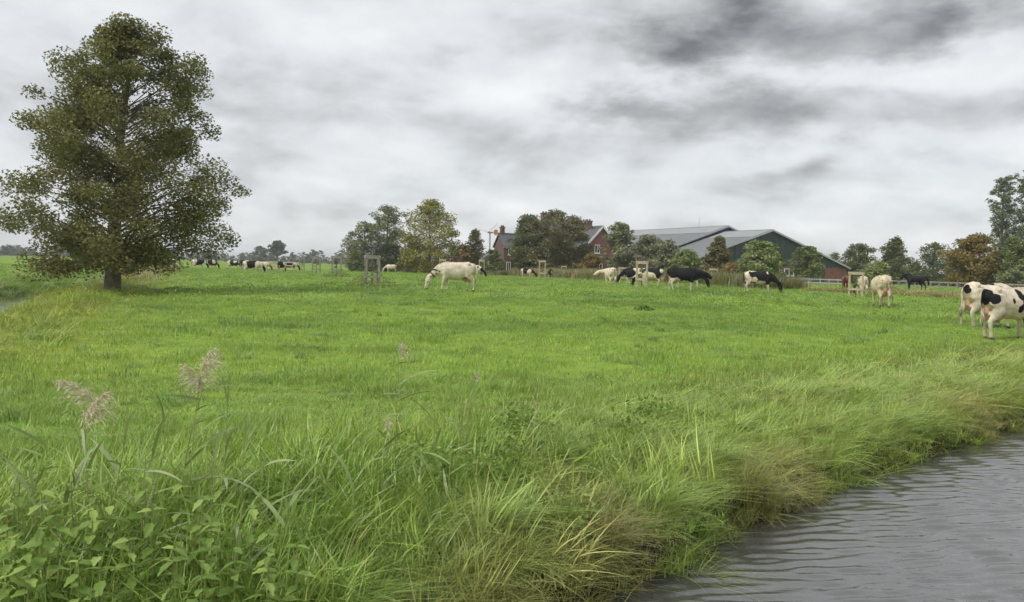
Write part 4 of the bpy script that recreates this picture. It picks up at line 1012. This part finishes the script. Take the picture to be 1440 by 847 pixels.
# ---------------------------------------------------------------- reed belt and dry grass along the far ditch
cR = source('reed_far', [blades('reed_far', 200 + k, 70, .5, 1.5, .05, .22, (.12, 0), 4) for k in range(4)])
def strip(p0, p1, width, n, gap=3.5):
    a = np.array(on_ground(*p0)); c = np.array(on_ground(*p1)); t = rng.random(n)[:, None]
    d = (c - a) / np.linalg.norm(c - a); nn = np.array([-d[1], d[0]])
    p = a + (c - a) * t + nn * rng.uniform(gap, gap + width, n)[:, None]
    return p[:, 0], p[:, 1]
def reed_tint(n, a, c_, e):
    f = rng.random((n, 1)); g = rng.random((n, 1))
    return np.array(a) * (1 - f) + np.array(c_) * f * (1 - g * .5) + np.array(e) * g * f * .5
def belt(name, label, p0, p1, width, n, h, a, c_, e):
    x, y = strip(p0, p1, width, n, 0.0 if name == 'bank_reeds' else 3.5)
    sc_ = rng.uniform(.8, 1.4, n)
    spread(name, label, cR, 4, x, y, sc_, h * rng.uniform(.6, 1.15, n), reed_tint(n, a, c_, e), .12)
belt('reed_belt', 'tan reed belt along the far ditch before the farmhouse', (688, 388), (836, 395), 5.0, 900, .95, (.22, .22, .09), (.40, .32, .16), (.30, .34, .12))
belt('ditch_weeds', 'green weeds and reeds at the foot of the willows', (836, 395), (1010, 405), 4.0, 800, .8, (.12, .15, .05), (.26, .23, .10), (.30, .31, .12))
belt('dry_grass', 'dry straw coloured grass along the far ditch at the right', (1088, 409), (1345, 423), 6.0, 1500, .17, (.36, .29, .13), (.42, .37, .14), (.25, .30, .08))
belt('dry_grass', 'green scrub below the left farm trees', (490, 381), (690, 388), 5.0, 700, .55, (.12, .15, .05), (.24, .24, .08), (.28, .25, .12))
belt('bank_reeds', 'pale tall grass on the ditch bank right of the alder', (192, 402), (250, 381), 2.0, 260, .75, (.34, .34, .14), (.42, .38, .20), (.36, .36, .12))

# ---------------------------------------------------------------- foreground plants on the near bank
def leaf_strip(name, L, wid, arch, seg=6, seed=0):
    V = []; Fc = []
    for k in range(seg + 1):
        t = k / seg; x = L * t * (1 - .12 * arch * t); z = L * (.35 * t - arch * .75 * t * t)
        w_ = wid * (math.sin(math.pi * (.12 + .88 * t) ** .8) ** .8 if k < seg else .02) + .0008
        V += [(x, -w_ / 2, z + .12 * w_), (x, 0, z), (x, w_ / 2, z + .12 * w_)]
    for k in range(seg):
        a = 3 * k; Fc += [(a, a + 1, a + 4, a + 3), (a + 1, a + 2, a + 5, a + 4)]
    me = bpy.data.meshes.new(name); me.from_pydata(V, [], Fc); me.polygons.foreach_set('use_smooth', np.ones(len(Fc), bool))
    at = me.attributes.new('lv', 'FLOAT', 'FACE'); at.data.foreach_set('value', np.full(len(Fc), np.random.default_rng(seed).random(), np.float32))
    return me
RL = []
for k in range(6):
    me = leaf_strip('leaf', .24 + .03 * k, .019 + .0015 * k, .05 + .10 * k, 6, k); me.materials.append(M['reed_leaf']); RL.append(me)
YL = leaf_strip('leaf', .26, .017, .3, 6, 3); YL.materials.append(M['yellow_leaf'])
def plume_mesh(seed, L, droop):
    """a one-sided feathery panicle: fine strands hanging from a bending axis, each set with spikelets"""
    rg = np.random.default_rng(seed); sg = math.copysign(1.0, droop); Vs = []; lv = []
    def quad(c, a, bb_, l, w_):
        Vs.append(np.stack([c - a * l * .5, c + bb_ * w_, c + a * l * .5, c - bb_ * w_], 1)); lv.append(rg.random(len(c)))
    n = int(150 * L / .2); t = rg.random(n) ** .85
    axp = np.stack([droop * L * t ** 1.7, 0 * t, L * (t - .30 * abs(droop) * t ** 2)], -1)
    ln = L * (.16 + .42 * np.sin(np.pi * np.clip(.15 + .85 * t, 0, 1)) ** 1.2) * rg.uniform(.6, 1.15, n)
    d = np.stack([sg * rg.uniform(-.15, 1.0, n), rg.normal(0, .45, n), rg.uniform(.1, 1.0, n)], -1); d /= np.linalg.norm(d, axis=1, keepdims=True)
    for k in range(7):
        u = (k + rg.random(n) * .8) / 7
        p = axp + d * (ln * u)[:, None]; p[:, 2] -= ln * .75 * u ** 2; p[:, 0] += sg * ln * .25 * u ** 2
        tan = d * 1.0; tan = tan + np.stack([sg * .5 * u, 0 * u, -1.5 * u], -1) + rg.normal(0, .25, (n, 3)); tan /= np.linalg.norm(tan, axis=1, keepdims=True)
        sd_ = np.cross(tan, rg.normal(size=(n, 3))); sd_ /= np.linalg.norm(sd_, axis=1, keepdims=True)
        quad(p + rg.normal(0, .0025, (n, 3)), tan, sd_, (ln * .20 + .008)[:, None], rg.uniform(.0009, .0022, n)[:, None])
    V = np.concatenate(Vs).reshape(-1, 3); m_ = len(V) // 4
    me = mesh_np('plume', V, np.arange(4 * m_).reshape(m_, 4)); at = me.attributes.new('lv', 'FLOAT', 'FACE'); at.data.foreach_set('value', np.concatenate(lv).astype(np.float32))
    me.materials.append(M['plume']); return me
rgr = np.random.default_rng(99)
def reed(label, px, py, D, plume=0.0, nleaf=8, lean=.10, yellow=0, group='reeds on the near bank', plen=.2):
    tip = pix3(px, py, D); bx_ = tip[0] - lean - rgr.uniform(-.04, .04); by_ = D + rgr.uniform(-.08, .08)
    gz = H1(bx_, by_); gz = max(gz, -.6)
    o = empty('reed', (bx_, by_, gz)); tag(o, label, 'reed', group)
    top = tip - np.array([bx_, by_, gz]); hgt = top[2] - (plen * .7 if plume else 0)
    if plume: top = top - np.array([plume * plen, 0, plen * .7])
    pts = [np.array([top[0] * t ** 2, top[1] * t, -.06 + (hgt + .06) * t]) for t in np.linspace(0, 1, 6)]
    mb = MB(); mb.add(*tube(pts, list(np.linspace(.0042, .0022, 6)), (0, 1, 0), 6)); mb.build('stem', M['reed_stem'], o)
    if plume: tag(link('plume', plume_mesh(int(px), plen, plume), None, o, tuple(pts[-1])), kind='stuff')
    for k in range(nleaf):
        t = .25 + .75 * (k + rgr.random() * .7) / nleaf
        p = np.array([np.interp(t, np.linspace(0, 1, 6), [q_[i] for q_ in pts]) for i in range(3)])
        me = YL if k < yellow else RL[rgr.integers(0, 6)]
        l = link('leaf', me, None, o, tuple(p)); sgn = rgr.random()
        l.rotation_euler = (rgr.normal(0, .35), rgr.uniform(-1.15, .1) * (.5 + .7 * t), rgr.normal(0, .8) + (math.pi if sgn < .3 else 0))
        l.scale = (rgr.uniform(.5, .95),) * 3
reed('reed with a pale plume drooping left, leftmost plumed reed', 84, 538, 4.7, -.9, 7, -.02, plen=.24)
reed('reed whose feathery pale plume leans right, lowest of the plumes', 150, 562, 4.4, .5, 7, .10, plen=.24)
reed('reed with a brownish plume drooping left of a taller plume', 258, 520, 4.8, -.55, 7, .02)
reed('reed with an upright pinkish plume, tallest of the left reeds', 300, 503, 4.8, .35, 8, .10, plen=.24)
reed('slender reed with a small narrow plume in the middle, tallest there', 565, 488, 5.6, .15, 12, .03, plen=.12)
reed('slender reed with a tiny tip plume right of the middle', 669, 528, 6.1, .12, 6, .05, plen=.08)
reed('short reed with a brown seed head among the middle reeds', 546, 592, 5.3, .2, 9, .05, plen=.09)
reed('reed with one upright yellow leaf in the middle', 512, 575, 5.4, 0, 6, .02, 1)
reed('reed with two orange yellow leaves low in the middle foreground', 498, 690, 4.7, 0, 6, .02, 2)
for (px_, py_, D_) in [(35, 640, 4.3), (70, 610, 4.4), (118, 650, 4.2), (180, 600, 4.6), (205, 640, 4.3), (238, 575, 4.7), (236, 620, 4.5), (322, 540, 5.0), (345, 600, 4.7), (372, 640, 4.5),
                       (160, 690, 4.1), (300, 650, 4.4), (285, 705, 4.1), (60, 700, 4.05), (430, 640, 4.7), (470, 610, 5.0), (535, 545, 5.5), (590, 620, 5.1), (612, 585, 5.5), (640, 600, 5.4), (410, 690, 4.4), (20, 740, 3.95), (225, 730, 4.0), (340, 720, 4.1), (660, 560, 6.0)]:
    reed('green leafy reed stalk without a plume on the near bank', px_, py_, D_, 0, 8, rgr.uniform(-.02, .16), 0, 'plain reed stalks on the near bank')
# dry twig
tp = pix3(760, 518, 6.4); bp_ = pix3(735, 590, 6.3); o = empty('dry_stalk', (bp_[0], bp_[1], H1(bp_[0], bp_[1]))); tag(o, 'bare pale dry stalk leaning right in the grass', 'stalk')
mb = MB(); mb.add(*tube([(0, 0, -.05), ((tp[0] - bp_[0]) * .55, .05, .22), (tp[0] - bp_[0], .1, tp[2] - H1(bp_[0], bp_[1]))], [.004, .003, .0015], (0, 1, 0), 5)); mb.build('stem', M['plume'], o)

# nettles: square stems with pairs of toothed leaves
def nettle_leaf(seed):
    V = [(0, 0, 0)]; n = 5; L = .082; Wd = .021; Fc = []
    for k in range(1, n + 1):
        t = k / (n + .4); w_ = Wd * math.sin(math.pi * t ** .75) + (.004 if k % 2 else -.002); z = -.25 * L * t * t
        V += [(L * t, -w_, z + .25 * w_), (L * t, 0, z), (L * t, w_, z + .25 * w_)]
    V.append((L, 0, -.25 * L)); e = len(V) - 1
    Fc += [(0, 1, 2), (0, 2, 3)]
    for k in range(n - 1):
        a = 1 + 3 * k; Fc += [(a, a + 3, a + 4, a + 1), (a + 1, a + 4, a + 5, a + 2)]
    a = 1 + 3 * (n - 1); Fc += [(a, e, a + 1), (a + 1, e, a + 2)]
    me = bpy.data.meshes.new('leaf'); me.from_pydata(V, [], Fc); at = me.attributes.new('lv', 'FLOAT', 'FACE'); at.data.foreach_set('value', np.full(len(Fc), seed, np.float32))
    me.materials.append(M['nettle']); return me
NL = [nettle_leaf(v) for v in (.1, .4, .7, .95)]
NT = [(70, 790, 3.7, .45), (30, 780, 3.75, .42), (120, 770, 3.9, .45), (165, 745, 4.0, .45), (215, 750, 3.95, .45), (255, 690, 4.2, .5), (60, 740, 4.0, .5), (110, 700, 4.2, .5), (300, 770, 3.9, .4),
      (345, 745, 4.05, .42), (20, 700, 4.2, .5), (385, 780, 3.9, .36), (150, 810, 3.65, .35), (240, 805, 3.7, .35), (325, 805, 3.75, .32), (90, 760, 3.85, .45), (190, 790, 3.75, .4), (275, 730, 4.05, .45), (45, 820, 3.6, .4),
      (10, 745, 3.95, .45), (140, 725, 4.1, .45), (310, 700, 4.2, .42), (420, 800, 3.85, .3), (200, 700, 4.2, .45), (370, 815, 3.75, .3), (5, 810, 3.65, .4), (110, 825, 3.6, .35), (275, 825, 3.65, .3)]
for k, (px_, py_, D_, hh) in enumerate(NT):
    X, Y = pix3(px_, py_, D_)[:2]; gz = H1(X, Y); o = empty('nettle_plant', (X, Y, gz), rgr.uniform(0, 6))
    tag(o, 'bright green leafy nettle plant low on the near bank', 'nettle', 'nettles on the near bank')
    top = max(hh, pix3(px_, py_, D_)[2] - gz) + .10
    mb = MB(); mb.add(*tube([(0, 0, -.05), (.02, .01, top * .5), (.03, .02, top)], [.004, .0035, .0025], (0, 1, 0), 5)); mb.build('stem', M['reed_stem'], o)
    nl = 8
    for i in range(nl):
        t = .2 + .8 * i / (nl - 1); ang = i * 1.5708 + rgr.normal(0, .2)
        for s_ in (0, math.pi):
            l = link('leaf', NL[rgr.integers(0, 4)], None, o, (.03 * t, .02 * t, top * t)); l.rotation_euler = (rgr.normal(0, .2), rgr.uniform(-.25, .45), ang + s_)
            l.scale = (rgr.uniform(.85, 1.25) * (1.15 - .6 * abs(t - .55)),) * 3
# low broad-leaved ground cover between the grass
def cover_mesh(seed):
    rg = np.random.default_rng(seed); n = 46; a = rg.uniform(0, 6.28, n); r = .17 * np.sqrt(rg.random(n))
    C = np.stack([r * np.cos(a), r * np.sin(a), .05 + .16 * rg.random(n)], -1)
    me = leaves_mesh('cover', C, .042, rg, .35, 1.5); me.materials.append(M['nettle']); return me
cG = source('cover', [cover_mesh(400 + k) for k in range(4)])
n = 3000; x = rng.uniform(-5, 6, n); y = rng.uniform(2.9, 9, n); sd = edge_sd(x, y)
keep = (sd > .15) & (sd < 3.2) & (vnoise(x, y, .8, 71, 2) > .74) & (rng.random(n) < sstep(3.2, 1.5, sd)); x, y = x[keep], y[keep]
spread('ground_cover', 'low broad leaved weeds between the bank grass', cG, 4, x, y, rng.uniform(.7, 1.3, len(x)), rng.uniform(.8, 1.7, len(x)))
# arching tussocks
cT = source('tussock', [blades('tussock', 500 + k, 120, .12, .62, .0085, .55, (.65, -.25), 8, None, .45) for k in range(3)])
tp_ = [(440, 800, 4.0), (540, 815, 4.0), (600, 790, 4.15), (690, 660, 5.4), (850, 690, 5.6), (930, 660, 6.2), (960, 720, 6.0), (1050, 640, 7.2), (760, 790, 4.6), (480, 760, 4.2), (1000, 600, 7.6), (1130, 570, 9.0), (1250, 600, 10.0), (1080, 690, 7.4), (830, 780, 5.0)]
q3 = np.array([pix3(*t)[:2] for t in tp_]); x, y = q3[:, 0], q3[:, 1]
spread('tussock_grass', 'arching tussocks of long grass leaning right on the bank', cT, 3, x, y, rng.uniform(.9, 1.2, len(x)), rng.uniform(.75, 1.0, len(x)), None, .1, .12)

cW = source('broad_blade', [blades('broad_blade', 600 + k, 26, .16, .50, .016, .5, (.35, -.05), 6, None, .35) for k in range(5)])
n = 9000; x = rng.uniform(-5.5, 3.5, n); y = rng.uniform(2.9, 7.5, n); sd = edge_sd(x, y)
keep = (sd > .1) & ~((x < -.9) & (y < 4.35) & (rng.random(n) < .7)) & (rng.random(n) < sstep(3.4, 1.6, sd) * (.05 + .95 * sstep(.3, -1.8, x)) * (.3 + sstep(.4, .6, vnoise(x, y, .7, 81, 2)))); x, y = x[keep], y[keep]
spread('broad_grass', 'tall broad bladed grass and young reed leaves in the left foreground', cW, 5, x, y, rng.uniform(.7, 1.2, len(x)), rng.uniform(.5, 1.1, len(x)), tint_at(x, y) * 1.12, .42, .8)

# ---------------------------------------------------------------- thin air haze over the polder
hz_m = bpy.data.materials.new('haze'); hz_m.use_nodes = True; t_ = hz_m.node_tree; t_.nodes.clear()
pv_ = t_.nodes.new('ShaderNodeVolumePrincipled'); pv_.inputs['Color'].default_value = (.94, .97, 1, 1); pv_.inputs['Density'].default_value = .00030; pv_.inputs['Anisotropy'].default_value = .2
om_ = t_.nodes.new('ShaderNodeOutputMaterial'); t_.links.new(pv_.outputs[0], om_.inputs['Volume'])
hz_o = MB().box(-4200, 4200, -140, 6100, -3.0, 30).build('haze', hz_m)
tag(hz_o, 'thin pale haze over the polder', None, None, 'stuff')

# darker rank tufts left ungrazed in the meadow
n = 900; rr_ = np.sqrt(rng.uniform(7 ** 2, 95 ** 2, n)) * rng.random(n) ** .35; aa_ = rng.uniform(-R_(38), R_(38), n); x, y = rr_ * np.sin(aa_), rr_ * np.cos(aa_)
k = meadow_ok(x, y, 4.0) & (rr_ > 7); x, y = x[k], y[k]; r = np.hypot(x, y)
spread('rank_tufts', 'darker rank tufts left standing in the grazed meadow', cL, 6, x, y, np.interp(r, [7, 90], [1.1, 3.2]) * rng.uniform(.7, 1.3, len(x)), rng.uniform(.30, .6, len(x)), np.tile(np.array([.15, .25, .05]), (len(x), 1)), .15)

# grass hanging over the lip of the canal bank
seg = EDGE[2:15]; P0, P1 = seg[:-1], seg[1:]; Ls = np.linalg.norm(P1 - P0, axis=1); n = 3600
k = rng.choice(len(Ls), n, p=Ls / Ls.sum()); t = rng.random(n)[:, None]; dd_ = (P1 - P0)[k] / Ls[k][:, None]
pq = P0[k] + (P1 - P0)[k] * t + np.stack([-dd_[:, 1], dd_[:, 0]], -1) * rng.uniform(.02, .55, n)[:, None]
x, y = pq[:, 0], pq[:, 1]; kk_ = (np.abs(np.arctan2(x, y)) < R_(42)) & (edge_sd(x, y) > .02); x, y = x[kk_], y[kk_]
spread('lip_grass', 'short green and tan grass hanging over the lip of the canal bank', cL, 6, x, y, rng.uniform(.6, 1.0, len(x)), rng.uniform(.38, .75, len(x)), None, .35, .35)
